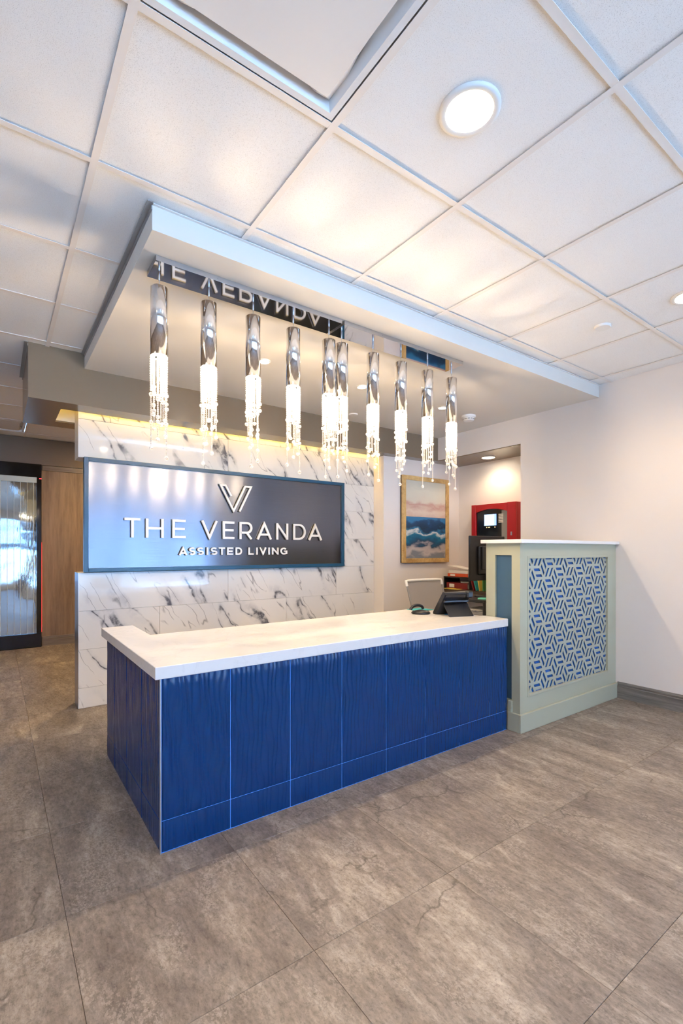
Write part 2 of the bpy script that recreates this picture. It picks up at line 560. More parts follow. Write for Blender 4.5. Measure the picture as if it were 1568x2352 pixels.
# floor with its square tiles
floor = struct(MB().box(LEFT - 0.2, 4.8, DAYSIDE - 0.2, BACK + 0.2, -0.12, -0.0045).obj('floor', mat('floor_joint', (0.07, 0.058, 0.05), 0.8)))
FP, FX, FY = 0.5865, 0.186, 0.037
tp_ = MB()
h_, ch_ = FP / 2 - 0.0004, 0.0009
tp_.add([(-h_ + ch_, -h_ + ch_, 0), (h_ - ch_, -h_ + ch_, 0), (h_ - ch_, h_ - ch_, 0), (-h_ + ch_, h_ - ch_, 0), (-h_, -h_, -0.0012), (h_, -h_, -0.0012), (h_, h_, -0.0012), (-h_, h_, -0.0012), (-h_, -h_, -0.004), (h_, -h_, -0.004), (h_, h_, -0.004), (-h_, h_, -0.004)],
        [(0, 1, 2, 3)] + [(4 + i, 4 + (i + 1) % 4, (i + 1) % 4, i) for i in range(4)] + [(8 + i, 8 + (i + 1) % 4, 4 + (i + 1) % 4, 4 + i) for i in range(4)])
ft = tp_.obj('floor_tile', 'floor', floor, local=True)
first = True
for i in range(-6, 7):
    for j in range(-4, 12):
        x, y = FX + FP * (i + 0.5), FY + FP * (j + 0.5)
        if x > WX + 0.2 or x < LEFT or y > BACK + 0.2 or y < DAYSIDE + 0.2:
            continue
        if first:
            ft.location = (x, y, 0)
            first = False
        else:
            inst(ft, 'floor_tile', (x, y, 0), floor)

# suspended ceiling: deck, lay-in tiles and tee bars
ceil = struct(MB().box(LEFT - 0.2, 4.8, DAYSIDE - 0.2, BACK + 0.2, ZC + 0.12, ZC + 0.2).obj('ceiling', 'white'))
GX, GY, GP = 0.283, 0.677, 0.61
SX0, SY0, BY, BX = 0.507, 1.996, 3.805, 0.173
TR = [(-1, 0), (-1, 8)]         # grid cells (i, j) taken by the wide light fittings, j counted from GY


def covered(x0, x1, y0, y1):
    """cell wholly hidden above the dropped soffit or the bulkhead"""
    return x0 > SX0 + 0.03 and y0 > SY0 + 0.03 and y1 < 4.597


trof = []
ct = MB().box(-GP / 2 + 0.002, GP / 2 - 0.002, -GP / 2 + 0.002, GP / 2 - 0.002, 0, 0.014).obj('ceiling_tile', 'tile', ceil, local=True)
first = True
for i in range(-5, 8):
    for j in range(-5, 11):
        x0, y0 = GX + GP * i, GY + GP * j
        x1, y1 = x0 + GP, y0 + GP
        if x1 < LEFT or y1 < DAYSIDE or x0 > WX or y0 > BACK or covered(x0, x1, y0, y1):
            continue
        if (i, j) in ((0, 0), (0, -1), (-1, 9), (-2, 9)):
            continue            # troffer openings
        if x1 > WX or y1 > BACK or x0 < LEFT or y0 < DAYSIDE or (x1 > SX0 and y1 > SY0 and x0 < SX0 + 0.1 and y0 < 4.5) or (y0 < SY0 < y1 and x1 > SX0):
            bx1, by1 = min(x1, WX), min(y1, BACK)
            MB().box(max(x0, LEFT) + 0.002, bx1 - 0.002, max(y0, DAYSIDE) + 0.002, by1 - 0.002, ZC + 0.007, ZC + 0.021).obj('ceiling_tile', 'tile', ceil)
            continue
        loc = ((x0 + x1) / 2, (y0 + y1) / 2, ZC + 0.007)
        if first:
            ct.location = loc
            first = False
        else:
            inst(ct, 'ceiling_tile', loc, ceil)
HB = 0.0118
for i in range(-5, 8):          # main tees run along y
    x = GX + GP * i
    if LEFT < x < WX:
        spans = [(DAYSIDE, BACK)] if x < SX0 else [(DAYSIDE, SY0), (4.6, BACK)]
        for a_, b_ in spans:
            MB().box(x - HB, x + HB, a_, b_, ZC, ZC + 0.0015).box(x - 0.002, x + 0.002, a_, b_, ZC + 0.0015, ZC + 0.04).obj('ceiling_grid_bar', 'grid', ceil)
for j in range(-5, 11):         # cross tees along x, one per bay
    y = GY + GP * j
    if not DAYSIDE < y < BACK:
        continue
    for i in range(-5, 8):
        a_, b_ = max(GX + GP * i + HB, LEFT), min(GX + GP * (i + 1) - HB, WX)
        if b_ <= a_ or (a_ > SX0 and SY0 < y < 4.6):
            continue
        if (j == 0 and i == 0) or (i < 0 and i == -1 and j == 99):
            continue
        MB().box(a_, b_, y - HB, y + HB, ZC + 0.0004, ZC + 0.0019).box(a_, b_, y - 0.002, y + 0.002, ZC + 0.0019, ZC + 0.035).obj('ceiling_grid_bar', 'grid', ceil)

# dropped soffit over the desk, with its angle trim
struct(MB().box(SX0, WX, SY0, BY, 2.483, ZC + 0.05).obj('ceiling_soffit', 'soffit'))
struct(MB().box(SX0 - 0.022, SX0, SY0 - 0.02, BY, ZC - 0.004, ZC).box(SX0 - 0.004, SX0, SY0 - 0.002, BY, ZC - 0.02, ZC - 0.004).obj('trim_1', 'trimgrey'))
struct(MB().box(SX0 - 0.02, WX, SY0 - 0.012, SY0, ZC - 0.002, ZC + 0.001).obj('trim_2', 'grid'))
struct(MB().box(BX - 0.022, BX, BY - 0.02, 4.597, ZC - 0.004, ZC).box(BX - 0.004, BX, BY, 4.597, ZC - 0.02, ZC - 0.004).obj('trim_3', 'trimgrey'))

# taupe bulkhead with a lit slot above the marble
BZ, SLX0, SLX1, SLY0, SLY1 = 2.221, 0.38, 3.393, 3.99, 4.41
bk = MB()
bk.box(BX, 4.7, BY, SLY0, BZ, ZC + 0.05)
bk.box(BX, 4.7, SLY1, 4.597, BZ, ZC + 0.05)
bk.box(BX, SLX0, SLY0, SLY1, BZ, ZC + 0.05)
bk.box(SLX1, 4.7, SLY0, SLY1, BZ, ZC + 0.05)
bulk = struct(bk.obj('ceiling_bulkhead', 'taupe'))
ln = MB()
ln.box(SLX0, SLX1, SLY0, SLY1, 2.55, 2.56)
ln.box(SLX0, SLX0 + 0.003, SLY0, SLY1, BZ + 0.012, 2.55)
ln.box(SLX1 - 0.003, SLX1, SLY0, SLY1, BZ + 0.012, 2.55)
ln.box(SLX0, SLX1, SLY0, SLY0 + 0.003, BZ + 0.012, 2.55)
ln.box(SLX0, SLX1, SLY1 - 0.003, SLY1, BZ + 0.012, 2.55)
ln.obj('slot_lining', 'liner', bulk)
led = thing('led_strip', 'amber LED strip hidden in the slot above the marble wall', 'light strip', (1.9, 4.02, 2.47))
MB().box(SLX0 + 0.03, SLX1 - 0.02, 3.996, 4.012, 2.50, 2.515).obj('carrier', 'white', led)
MB().box(SLX0 + 0.03, SLX1 - 0.02, 4.012, 4.018, 2.502, 2.513).obj('light_line', 'amber', led)
lamp('led_light', 'AREA', (1.9, 4.035, 2.50), 4.5, (1.0, 0.60, 0.03), led, shape='RECTANGLE', size=2.95, size_y=0.02)

# right wall, header and alcove
struct(MB().box(WX, 4.75, DAYSIDE - 0.15, 2.738, 0, ZC + 0.05).obj('wall_right', 'wall'))
struct(MB().box(WX, 4.75, 2.738, BY, BZ + 0.008, ZC + 0.05).obj('wall_header', 'wall'))
struct(MB().box(WX + 0.001, 4.609, 2.738, BY, BZ, BZ + 0.008).obj('ceiling_alcove', 'taupe'))
struct(MB().box(4.609, 4.75, 2.738, 3.923, 0, BZ + 0.05).obj('wall_alcove', 'wall'))
struct(MB().box(SLX1, 4.75, 3.923, 4.285, 0, BZ).obj('wall_picture', 'wall'))
struct(MB().box(4.7, 4.85, 4.285, BACK, 0, ZC + 0.05).obj('wall_corridor', 'wall'))
bb = MB()
bb.prism([(WX, 0), (WX - 0.018, 0), (WX - 0.018, 0.098), (WX - 0.013, 0.103), (WX - 0.013, 0.116), (WX - 0.006, 0.130), (WX, 0.130)], 1, DAYSIDE, 1.846)
struct(bb.obj('baseboard_right', 'greywood'))

# left and window side of the room (behind the camera)
struct(MB().box(LEFT - 0.15, LEFT, DAYSIDE, BACK, 0, ZC + 0.05).obj('wall_left', 'wall'))
wf = MB()
wf.box(LEFT - 0.15, 4.75, DAYSIDE - 0.15, DAYSIDE, 0, 0.30)
wf.box(LEFT - 0.15, 4.75, DAYSIDE - 0.15, DAYSIDE, 2.12, ZC + 0.05)
wf.box(LEFT - 0.15, -2.85, DAYSIDE - 0.15, DAYSIDE, 0.30, 2.12)
wf.box(4.0, 4.75, DAYSIDE - 0.15, DAYSIDE, 0.30, 2.12)
struct(wf.obj('wall_window_side', 'wall'))
NW, wx0, wx1 = 7, -2.85, 4.0
for k in range(NW):
    a_, b_ = wx0 + (wx1 - wx0) * k / NW, wx0 + (wx1 - wx0) * (k + 1) / NW
    f_ = MB()
    for q in ((a_, a_ + 0.035, 0.30, 2.12), (b_ - 0.035, b_, 0.30, 2.12), (a_ + 0.035, b_ - 0.035, 0.30, 0.345), (a_ + 0.035, b_ - 0.035, 2.075, 2.12), (a_ + 0.035, b_ - 0.035, 1.62, 1.65)):
        f_.box(q[0], q[1], DAYSIDE - 0.11, DAYSIDE - 0.05, q[2], q[3])
    w_ = struct(f_.obj('window_%d' % (k + 1), 'white'))
    MB().box(a_ + 0.035, b_ - 0.035, DAYSIDE - 0.082, DAYSIDE - 0.078, 0.345, 1.62).obj('pane', 'glass', w_)
    MB().box(a_ + 0.035, b_ - 0.035, DAYSIDE - 0.082, DAYSIDE - 0.078, 1.65, 2.075).obj('pane', 'glass', w_)
struct(MB().box(-40, 40, -60, DAYSIDE - 0.2, -0.3, -0.15).obj('ground_outside', 'asphalt'))

struct(MB().box(-20, 20, -6.4, DAYSIDE - 0.2, -0.1499, -0.14).obj('bounce_cut_strip', mat('bounce_cut_dark', (0.13, 0.135, 0.145), 0.8)))  # unseen dark strip, added to cut daylight bouncing up onto the soffit front
bo = MB().box(-30, 30, -20, -13, -0.2, 8.0)  # unseen building added to block the low sky, dimming window-facing surfaces
bo = struct(bo.obj('sky_block_building', mat('sky_block_grey', (0.30, 0.31, 0.33), 0.8)))
for k in range(14):
    MB().box(-27 + k * 4.0, -25.2 + k * 4.0, -13.0, -12.97, 1.0, 2.6).obj('window', 'gloss', bo)

# far wall: oak veneer, brown bulkhead, baseboard
struct(MB().box(LEFT, 4.75, BACK, BACK + 0.15, 0, ZC + 0.05).obj('wall_back', 'oak'))
struct(MB().box(LEFT, 4.7, BACK - 0.035, BACK, 2.262, ZC).obj('wall_bulkhead', 'bulkhead'))
struct(MB().box(0.47, 4.7, BACK - 0.014, BACK, 2.20, 2.262).obj('trim_4', 'brownash'))
bb = MB()
bb.box(0.466, 4.7, BACK - 0.02, BACK, 0, 0.085).box(0.466, 4.7, BACK - 0.012, BACK, 0.085, 0.118, 0.003)
struct(bb.obj('baseboard_back', 'brownash'))
lamp('corridor_light', 'AREA', (1.5, 5.75, 2.56), 24, (1.0, 0.66, 0.30), None, shape='DISK', size=0.3)

# marble feature wall: core plus tiles
MX0, MX1, MY = 0.503, 3.393, 4.088
mc = MB()
mc.box(MX0, MX1, MY + 0.010, 4.28, 0, 1.028)
mc.box(MX0, MX1, MY + 0.010, 4.28, 1.903, 2.47)
mc.box(2.966, MX1, MY + 0.010, 4.28, 1.028, 1.903)
mc.box(0.62, 2.966, 4.17, 4.28, 1.028, 1.903)
mw = struct(mc.obj('wall_feature', mat('tile_edge', (0.80, 0.79, 0.76), 0.5)))
GZ = 0.0009


def mtile(x0, x1, z0, z1):
    if x1 - x0 > 0.02 and z1 - z0 > 0.01:
        MB().box(x0 + GZ, x1 - GZ, MY, MY + 0.0095, z0 + GZ, z1 - GZ, 0.0012).obj('marble_tile', 'marble', mw)


rows = [0.0, 0.153, 0.4445, 0.7362, 1.028]
for k in range(4):
    off = 0.595 if k % 2 == 0 else 0.0
    xs = [MX0] + [x for x in (MX0 + off + 1.19 * t for t in range(-1, 4)) if MX0 + 0.02 < x < MX1 - 0.02] + [MX1]
    for a_, b_ in zip(xs, xs[1:]):
        mtile(a_, b_, rows[k], rows[k + 1])
for k in range(3):
    z0 = 1.028 + 0.29167 * k
    mtile(2.966, MX1, z0, z0 + 0.29167)
for k, (z0, z1) in enumerate(((1.903, 2.195), (2.195, 2.47))):
    off = 0.0 if k == 0 else 0.595
    xs = [MX0] + [x for x in (MX0 + off + 1.19 * t for t in range(-1, 4)) if MX0 + 0.02 < x < MX1 - 0.02] + [MX1]
    for a_, b_ in zip(xs, xs[1:]):
        mtile(a_, b_, z0, z1)
for z0, z1 in ((0, 1.028), (1.903, 2.47)):
    MB().box(MX0 - 0.0005, MX0 + 0.002, MY + 0.001, 4.28, z0, z1).obj('edge_trim', 'steel' if z0 == 0 else 'soffit', mw)


# ------------------------------------------------------------------ sign with raised letters
def strip(mb, pts, w, y0, y1, closed=False):
    """a flat stroke of width w along 2-D points (x, z), extruded from y0 to y1, mitred"""
    P = [Vector(p) for p in pts]
    n = len(P)
    L_, R_ = [], []
    for i in range(n):
        d0 = (P[i] - P[i - 1]).normalized() if i > 0 else None
        d1 = (P[i + 1] - P[i]).normalized() if i < n - 1 else None
        d0 = d0 or d1
        d1 = d1 or d0
        t = (d0 + d1)
        t = t.normalized() if t.length > 1e-6 else d0
        nn = Vector((-t.y, t.x))
        k = min(1.0 / max(nn.dot(Vector((-d0.y, d0.x))), 0.3), 3.0)
        L_.append(P[i] + nn * (w / 2 * k))
        R_.append(P[i] - nn * (w / 2 * k))
    vs = []
    for i in range(n):
        for q in (L_[i], R_[i]):
            vs += [(q.x, y0, q.y), (q.x, y1, q.y)]
    fs = []
    for i in range(n - 1):
        a_, b_ = i * 4, i * 4 + 4
        fs += [(a_, a_ + 2, b_ + 2, b_), (a_ + 1, b_ + 1, b_ + 3, a_ + 3), (a_, b_, b_ + 1, a_ + 1), (a_ + 2, a_ + 3, b_ + 3, b_ + 2)]
    fs += [(0, 1, 3, 2), (4 * n - 4, 4 * n - 2, 4 * n - 1, 4 * n - 3)]
    mb.add(vs, fs)


def arc(cx, cz, rx, rz, a0, a1, n=12):
    return [(cx + rx * math.cos(R(a0 + (a1 - a0) * i / n)), cz + rz * math.sin(R(a0 + (a1 - a0) * i / n))) for i in range(n + 1)]


def glyph(ch, x0, x1, z0, z1, w):
    """strokes (centre lines) of a sans capital filling the box"""
    h = w / 2
    X0, X1, Z0, Z1 = x0 + h, x1 - h, z0 + h, z1 - h
    mx, mz = (x0 + x1) / 2, (z0 + z1) / 2
    r = (Z1 - mz) / 2
    if ch == 'T':
        return [[(x0, Z1), (x1, Z1)], [(mx, Z1), (mx, z0)]]
    if ch == 'H':
        return [[(X0, z0), (X0, z1)], [(X1, z0), (X1, z1)], [(X0, mz), (X1, mz)]]
    if ch == 'E':
        return [[(x1, Z1), (X0, Z1), (X0, Z0), (x1, Z0)], [(X0, mz), (x1 - w * 0.4, mz)]]
    if ch == 'V':
        return [[(X0, z1), (mx, z0 + w * 0.55), (X1, z1)]]
    if ch == 'A':
        return [[(X0, z0), (mx, z1 - w * 0.55), (X1, z0)], [(X0 + (mx - X0) * 0.30, z0 + (z1 - z0) * 0.29), (X1 - (X1 - mx) * 0.30, z0 + (z1 - z0) * 0.29)]]
    if ch == 'N':
        return [[(X0, z0), (X0, z1)], [(X1, z0), (X1, z1)], [(X0, z1 - w * 0.4), (X1, z0 + w * 0.4)]]
    if ch == 'I':
        return [[(mx, z0), (mx, z1)]]
    if ch == 'L':
        return [[(X0, z1), (X0, Z0), (x1, Z0)]]
    if ch == 'D':
        rx = min((X1 - X0) * 0.95, (Z1 - Z0) / 2)
        return [[(X0, mz), (X0, Z1), (X1 - rx, Z1)] + arc(X1 - rx, mz, rx, (Z1 - Z0) / 2, 90, -90, 16)[1:] + [(X0, Z0), (X0, mz)]]
    if ch == 'R':
        zb = Z0 + (Z1 - Z0) * 0.36
        rz_ = (Z1 - zb) / 2
        rx = min(rz_, X1 - X0)
        return [[(X0, z0), (X0, Z1), (X1 - rx, Z1)] + arc(X1 - rx, zb + rz_, rx, rz_, 90, -90, 12)[1:] + [(X0, zb)], [(X1 - rx * 1.05, zb), (X1, z0)]]
    if ch == 'S':
        rx = (X1 - X0) / 2
        return [arc(mx, Z1 - r, rx, r, 35, 270, 14) + arc(mx, Z0 + r, rx, r, 90, -145, 14)[1:]]
    if ch == 'G':
        rx, rz_ = (X1 - X0) / 2 * 1.04, (Z1 - Z0) / 2
        return [arc(mx, mz, rx, rz_, 45, 315, 22) + [(X1, z0 + (z1 - z0) * 0.22), (X1, mz), (mx + rx * 0.15, mz)]]
    return []


sign = thing('wall_sign', 'wide brushed metal sign in a blue frame set into the marble wall', 'sign', (1.75, 4.1, 1.03))
FX0, FX1, FZ0, FZ1, FY_ = 0.537, 2.964, 1.031, 1.905, 4.05
fw = 0.031
MB().box(FX0 + fw - 0.004, FX1 - fw + 0.004, 4.068, 4.075, FZ0 + fw - 0.004, FZ1 - fw + 0.004).obj('metal_panel', 'brushed', sign)
for q in ((FX0, FX0 + fw, FZ0, FZ1), (FX1 - fw, FX1, FZ0, FZ1), (FX0 + fw, FX1 - fw, FZ0, FZ0 + fw), (FX0 + fw, FX1 - fw, FZ1 - fw, FZ1)):
    MB().box(q[0] + 0.0004, q[1] - 0.0004, FY_, 4.105, q[2] + 0.0004, q[3] - 0.0004, 0.0015).obj('frame_bar', 'navy', sign)
MB().box(FX0 + 0.012, FX1 - 0.004, 4.105, 4.165, FZ0 + 0.004, FZ1 - 0.004).obj('back_box', mat('dark_navy', (0.004, 0.012, 0.03), 0.5), sign)
TY0, TY1 = 4.042, 4.060
HEAD = [('T', 0.818, 0.937), ('H', 0.978, 1.118), ('E', 1.188, 1.299), ('V', 1.432, 1.580), ('E', 1.626, 1.735), ('R', 1.784, 1.910), ('A', 1.955, 2.110), ('N', 2.158, 2.286), ('D', 2.344, 2.484), ('A', 2.515, 2.678)]
for ch, a_, b_ in HEAD:
    q = MB()
    for n_, st_ in enumerate(glyph(ch, a_, b_, 1.300, 1.456, 0.0195)):
        strip(q, st_, 0.0195, TY0 + 0.0004 * n_, TY1 + 0.0002 * n_)
    q.obj('letter', 'letter', sign)
TAIL = [('A', 411, 431), ('S', 435.3, 450), ('S', 454.4, 469), ('I', 475.4, 479), ('S', 485.2, 499.8), ('T', 503, 517.4), ('E', 521.8, 535.4), ('D', 541, 555.5), ('L', 570.2, 582), ('I', 587.6, 590.8), ('V', 595, 611), ('I', 615, 618.2), ('N', 623.4, 638), ('G', 642.6, 657.4)]
XS = {411: 1.242, 431: 1.313, 435.3: 1.328, 450: 1.382, 454.4: 1.399, 469: 1.455, 475.4: 1.480, 479: 1.494, 485.2: 1.518, 499.8: 1.577, 503: 1.590, 517.4: 1.648, 521.8: 1.667, 535.4: 1.723, 541: 1.747, 555.5: 1.809, 570.2: 1.872, 582: 1.924, 587.6: 1.950, 590.8: 1.964, 595: 1.983, 611: 2.055, 615: 2.074, 618.2: 2.089, 623.4: 2.113, 638: 2.182, 642.6: 2.204, 657.4: 2.276}
for ch, a_, b_ in TAIL:
    q = MB()
    for n_, st_ in enumerate(glyph(ch, XS[a_], XS[b_], 1.157, 1.224, 0.0135)):
        strip(q, st_, 0.0135, TY0 + 0.002 + 0.0004 * n_, TY1 + 0.0002 * n_)
    q.obj('letter', 'letter', sign)
q = MB()
strip(q, [(1.707, 1.683), (1.652, 1.776), (1.606, 1.776), (1.728, 1.552), (1.840, 1.778), (1.898, 1.778), (1.784, 1.548)], 0.0165, TY0, TY1)
q.obj('emblem', 'letter', sign)

# ------------------------------------------------------------------ reception desk
desk = thing('reception_desk', 'long white topped reception desk clad in wavy blue tiles', 'desk', (1.6, 2.3, 0))
DX, DY, DT, DB = 0.525, 1.947, 0.741, 0.691
cb = MB()
cb.box(DX + 0.004, 2.768, DY + 0.004, DY + 0.16, 0, DB)
cb.box(DX + 0.004, DX + 0.14, DY + 0.16, 3.066, 0, DB)
cb.obj('carcass', 'grout', desk)
# worktop: an L with a softened far-right corner
top = [(0.504, 1.940), (2.772, 1.940), (2.784, 1.952), (2.784, 2.128), (2.752, 2.16), (2.752, 2.709), (0.679, 2.709), (0.679, 3.119), (0.504, 3.119)]
bm = bmesh.new()
fv = [bm.verts.new((x, y, DB)) for x, y in top]
f0 = bm.faces.new(fv)
r_ = bmesh.ops.extrude_face_region(bm, geom=[f0])
for q in r_['geom']:
    if isinstance(q, bmesh.types.BMVert):
        q.co.z = DT
bmesh.ops.recalc_face_normals(bm, faces=bm.faces)
bmesh.ops.bevel(bm, geom=[e for e in bm.edges if abs(e.verts[0].co.z - e.verts[1].co.z) < 1e-6], offset=0.002, segments=1, affect='EDGES')
MB().bm(bm).obj('worktop', 'quartz', desk)


def wavetile(u0, u1, z0, z1, seed, side):
    """a tile face of irregular vertical ripples; side False: faces -y, True: faces -x"""
    rr = random.Random(seed)
    ph = [rr.uniform(0, 6.28) for _ in range(5)]
    amp = 0.0020 if side else 0.0066
    nx = max(8, int((u1 - u0) / 0.0027))
    nz = max(4, int((z1 - z0) / 0.024))
    vs, fs = [], []
    for j in range(nz + 1):
        z = z0 + (z1 - z0) * j / nz
        for i in range(nx + 1):
            u = u0 + (u1 - u0) * i / nx
            wv = 0.0068 * math.sin(z * 15 + ph[0] + 9 * math.sin(u * 8 + ph[3])) + 0.0035 * math.sin(z * 34 + ph[1] + u * 21)
            d = abs(math.sin(PI * (u + wv) / 0.0245 + ph[2])) ** 0.75
            e = min(1.0, min(u - u0, u1 - u) / 0.004) * (0.35 if j in (0, nz) else 1.0)
            dep = amp * d * e
            vs.append((u, DY - dep + 0.0015, z) if not side else (DX - dep + 0.0015, u, z))
    w_ = nx + 1
    for j in range(nz):
        for i in range(nx):
            fs.append((j * w_ + i, j * w_ + i + 1, (j + 1) * w_ + i + 1, (j + 1) * w_ + i))
    k = len(vs)
    bd = [i for i in range(w_)] + [j * w_ + nx for j in range(1, nz + 1)] + [nz * w_ + i for i in range(nx - 1, -1, -1)] + [j * w_ for j in range(nz - 1, 0, -1)]
    bk_ = []
    for q in bd:
        x, y, z = vs[q]
        bk_.append((x, DY + 0.0038, z) if not side else (DX + 0.0038, y, z))
    q = MB()
    q.add(vs, fs, True)
    n = len(bd)
    q.add([vs[t] for t in bd] + bk_, [(t, (t + 1) % n, n + (t + 1) % n, n + t) for t in range(n)])
    return q


jg = 0.0022
cols = [0.5295, 0.818, 1.113, 1.410, 1.705, 2.000, 2.294, 2.586, 2.769]
for k in range(8):
    for t, (z0, z1) in enumerate(((0.003, 0.127 + 0.0 * k), (0.127, DB))):
        wavetile(cols[k] + jg, cols[k + 1] - jg, z0 + jg, z1 - (jg if t == 0 else 0), 10 + k * 2, False).obj('blue_tile', 'bluetile', desk, fix=False)
rows_y = [1.952, 2.248, 2.545, 2.842, 3.066]
for k in range(4):
    for t, (z0, z1) in enumerate(((0.003, 0.127), (0.127, DB))):
        wavetile(rows_y[k] + jg, rows_y[k + 1] - jg, z0 + jg, z1 - (jg if t == 0 else 0), 60 + k * 2, True).obj('blue_tile', 'bluetile', desk, fix=True)
MB().box(DX - 0.002, DX + 0.003, DY - 0.002, DY + 0.003, 0, DB).obj('corner_trim', 'steel', desk)

# ------------------------------------------------------------------ lattice partition at the desk's right end
part = thing('partition', 'sage green half wall with blue backed lattice panel and white cap', 'partition', (3.45, 2.0, 0))
PX0, PX1, PY0, PY1, PZ = 2.79, WX - 0.001, 1.862, 2.13, 1.246
LX0, LX1, LZ0, LZ1 = 2.888, 3.972, 0.236, 1.143
b_ = MB()
# carcass with the end recess (x face) and the lattice recess (y face) left open
b_.box(PX0 + 0.02, PX1, PY0 + 0.03, PY1, 0, PZ)
b_.box(PX0, PX0 + 0.02, PY0, 1.925, 0, PZ)
b_.box(PX0, PX0 + 0.02, 2.055, PY1, 0, PZ)
b_.box(PX0, PX0 + 0.02, 1.925, 2.055, 0, 0.20)
b_.box(PX0, PX0 + 0.02, 1.925, 2.055, 1.166, PZ)
b_.box(PX0 + 0.02, LX0, PY0, PY0 + 0.03, 0, PZ)
b_.box(LX1, PX1, PY0, PY0 + 0.03, 0, PZ)
b_.box(LX0, LX1, PY0, PY0 + 0.03, 0, LZ0)
b_.box(LX0, LX1, PY0, PY0 + 0.03, LZ1, PZ)
b_.obj('body', 'sage', part)
MB().box(2.762, PX1, 1.832, 2.158, PZ, 1.271, 0.0025).obj('cap', mat('white_cap', (0.80, 0.79, 0.77), 0.3), part)
q = MB()
q.box(2.771, PX1, 1.843, PY0, 0, 0.121, 0.0025)
q.box(2.771, PX0, PY0, 1.9465, 0, 0.121, 0.0025)
q.box(2.7755, PX0, 1.915, 1.9465, 0.121, 0.198, 0.002)
q.obj('base_molding', 'sage', part)
MB().box(PX0 + 0.014, PX0 + 0.0195, 1.926, 2.054, 0.201, 1.165).obj('recess_panel', 'slate', part)
mo = MB()
mw_ = 0.016
for q in ((LX0 - mw_, LX0, LZ0 - mw_, LZ1 + mw_), (LX1, LX1 + mw_, LZ0 - mw_, LZ1 + mw_), (LX0, LX1, LZ0 - mw_, LZ0), (LX0, LX1, LZ1, LZ1 + mw_)):
    mo.box(q[0], q[1], PY0 - 0.004, PY0 + 0.001, q[2], q[3], 0.0015)
mo.obj('panel_molding', 'sage', part)
MB().box(LX0, LX1, PY0 + 0.0165, PY0 + 0.0295, LZ0, LZ1).obj('backing_panel', 'backing', part)
# lattice: tumbling-block rhombi, each cut by two slots
HR = 0.0912
e0, e120, e240 = Vector((1, 0)), Vector((-0.5, 0.866025)), Vector((-0.5, -0.866025))
LY0, LY1 = PY0 + 0.010, PY0 + 0.0128
bm = bmesh.new()
ss = [0.0, 0.12, 0.88, 1.0]
tt = [0.0, 0.125, 0.36, 0.64, 0.875, 1.0]
cc = Vector((3.013 - 0.25 * HR, 1.045 - 0.433 * HR))


def rhombus(c, a_, b_):
    """slots run along a_, stacked along b_"""
    def pt(s_, t_, y):
        p_ = c + a_ * (HR * s_) + b_ * (HR * t_)
        return bm.verts.new((p_.x, y, p_.y))
    F = [[pt(s_, t_, LY0) for s_ in ss] for t_ in tt]
    B = [[pt(s_, t_, LY1) for s_ in ss] for t_ in tt]
    for j in range(5):
        for i in range(3):
            if i == 1 and j in (1, 3):
                for (p, r) in (((j, 1), (j, 2)), ((j, 2), (j + 1, 2)), ((j + 1, 2), (j + 1, 1)), ((j + 1, 1), (j, 1))):
                    bm.faces.new((F[p[0]][p[1]], F[r[0]][r[1]], B[r[0]][r[1]], B[p[0]][p[1]]))
                continue
            bm.faces.new((F[j][i], F[j][i + 1], F[j + 1][i + 1], F[j + 1][i]))


for i in range(-3, 10):
    for j in range(-9, 4):
        c_ = cc + Vector((1.5 * HR * i, 0.866025 * HR * (2 * j + (i % 2))))
        if LX0 - 0.2 < c_.x < LX1 + 0.2 and LZ0 - 0.2 < c_.y < LZ1 + 0.2:
            rhombus(c_, e0, e120)
            rhombus(c_, e120, e240)
            rhombus(c_, e240, e0)
for co, no in (((LX0, 0, 0), (-1, 0, 0)), ((LX1, 0, 0), (1, 0, 0)), ((0, 0, LZ0), (0, 0, -1)), ((0, 0, LZ1), (0, 0, 1))):
    bmesh.ops.bisect_plane(bm, geom=list(bm.verts) + list(bm.edges) + list(bm.faces), plane_co=co, plane_no=no, clear_outer=True)
bmesh.ops.remove_doubles(bm, verts=bm.verts, dist=1e-5)
MB().bm(bm).obj('lattice_panel', 'lattice', part, fix=False)

# ------------------------------------------------------------------ pendants and their canopies
PYc = 2.232
for k, (x0, x1, lab) in enumerate(((0.563, 1.560, 'left mirrored canopy bar carrying five pendants on the soffit'), (1.577, 2.575, 'right mirrored canopy bar carrying five pendants on the soffit'))):
    t = thing('pendant_canopy', lab, 'canopy', ((x0 + x1) / 2, PYc, 2.46), 'mirrored pendant canopies')
    MB().box(x0, x1, 2.155, 2.309, 2.4602, 2.483).obj('canopy_body', 'steel', t)
    MB().box(x0 + 0.0005, x1 - 0.0005, 2.1555, 2.3085, 2.4595, 2.4602).obj('mirror_plate', 'mirror', t)
    for fx in (0.28, 0.72):
        MB().ball((x0 + (x1 - x0) * fx, 2.1545, 2.472), 0.004, 8, 6).obj('screw', 'steel', t)

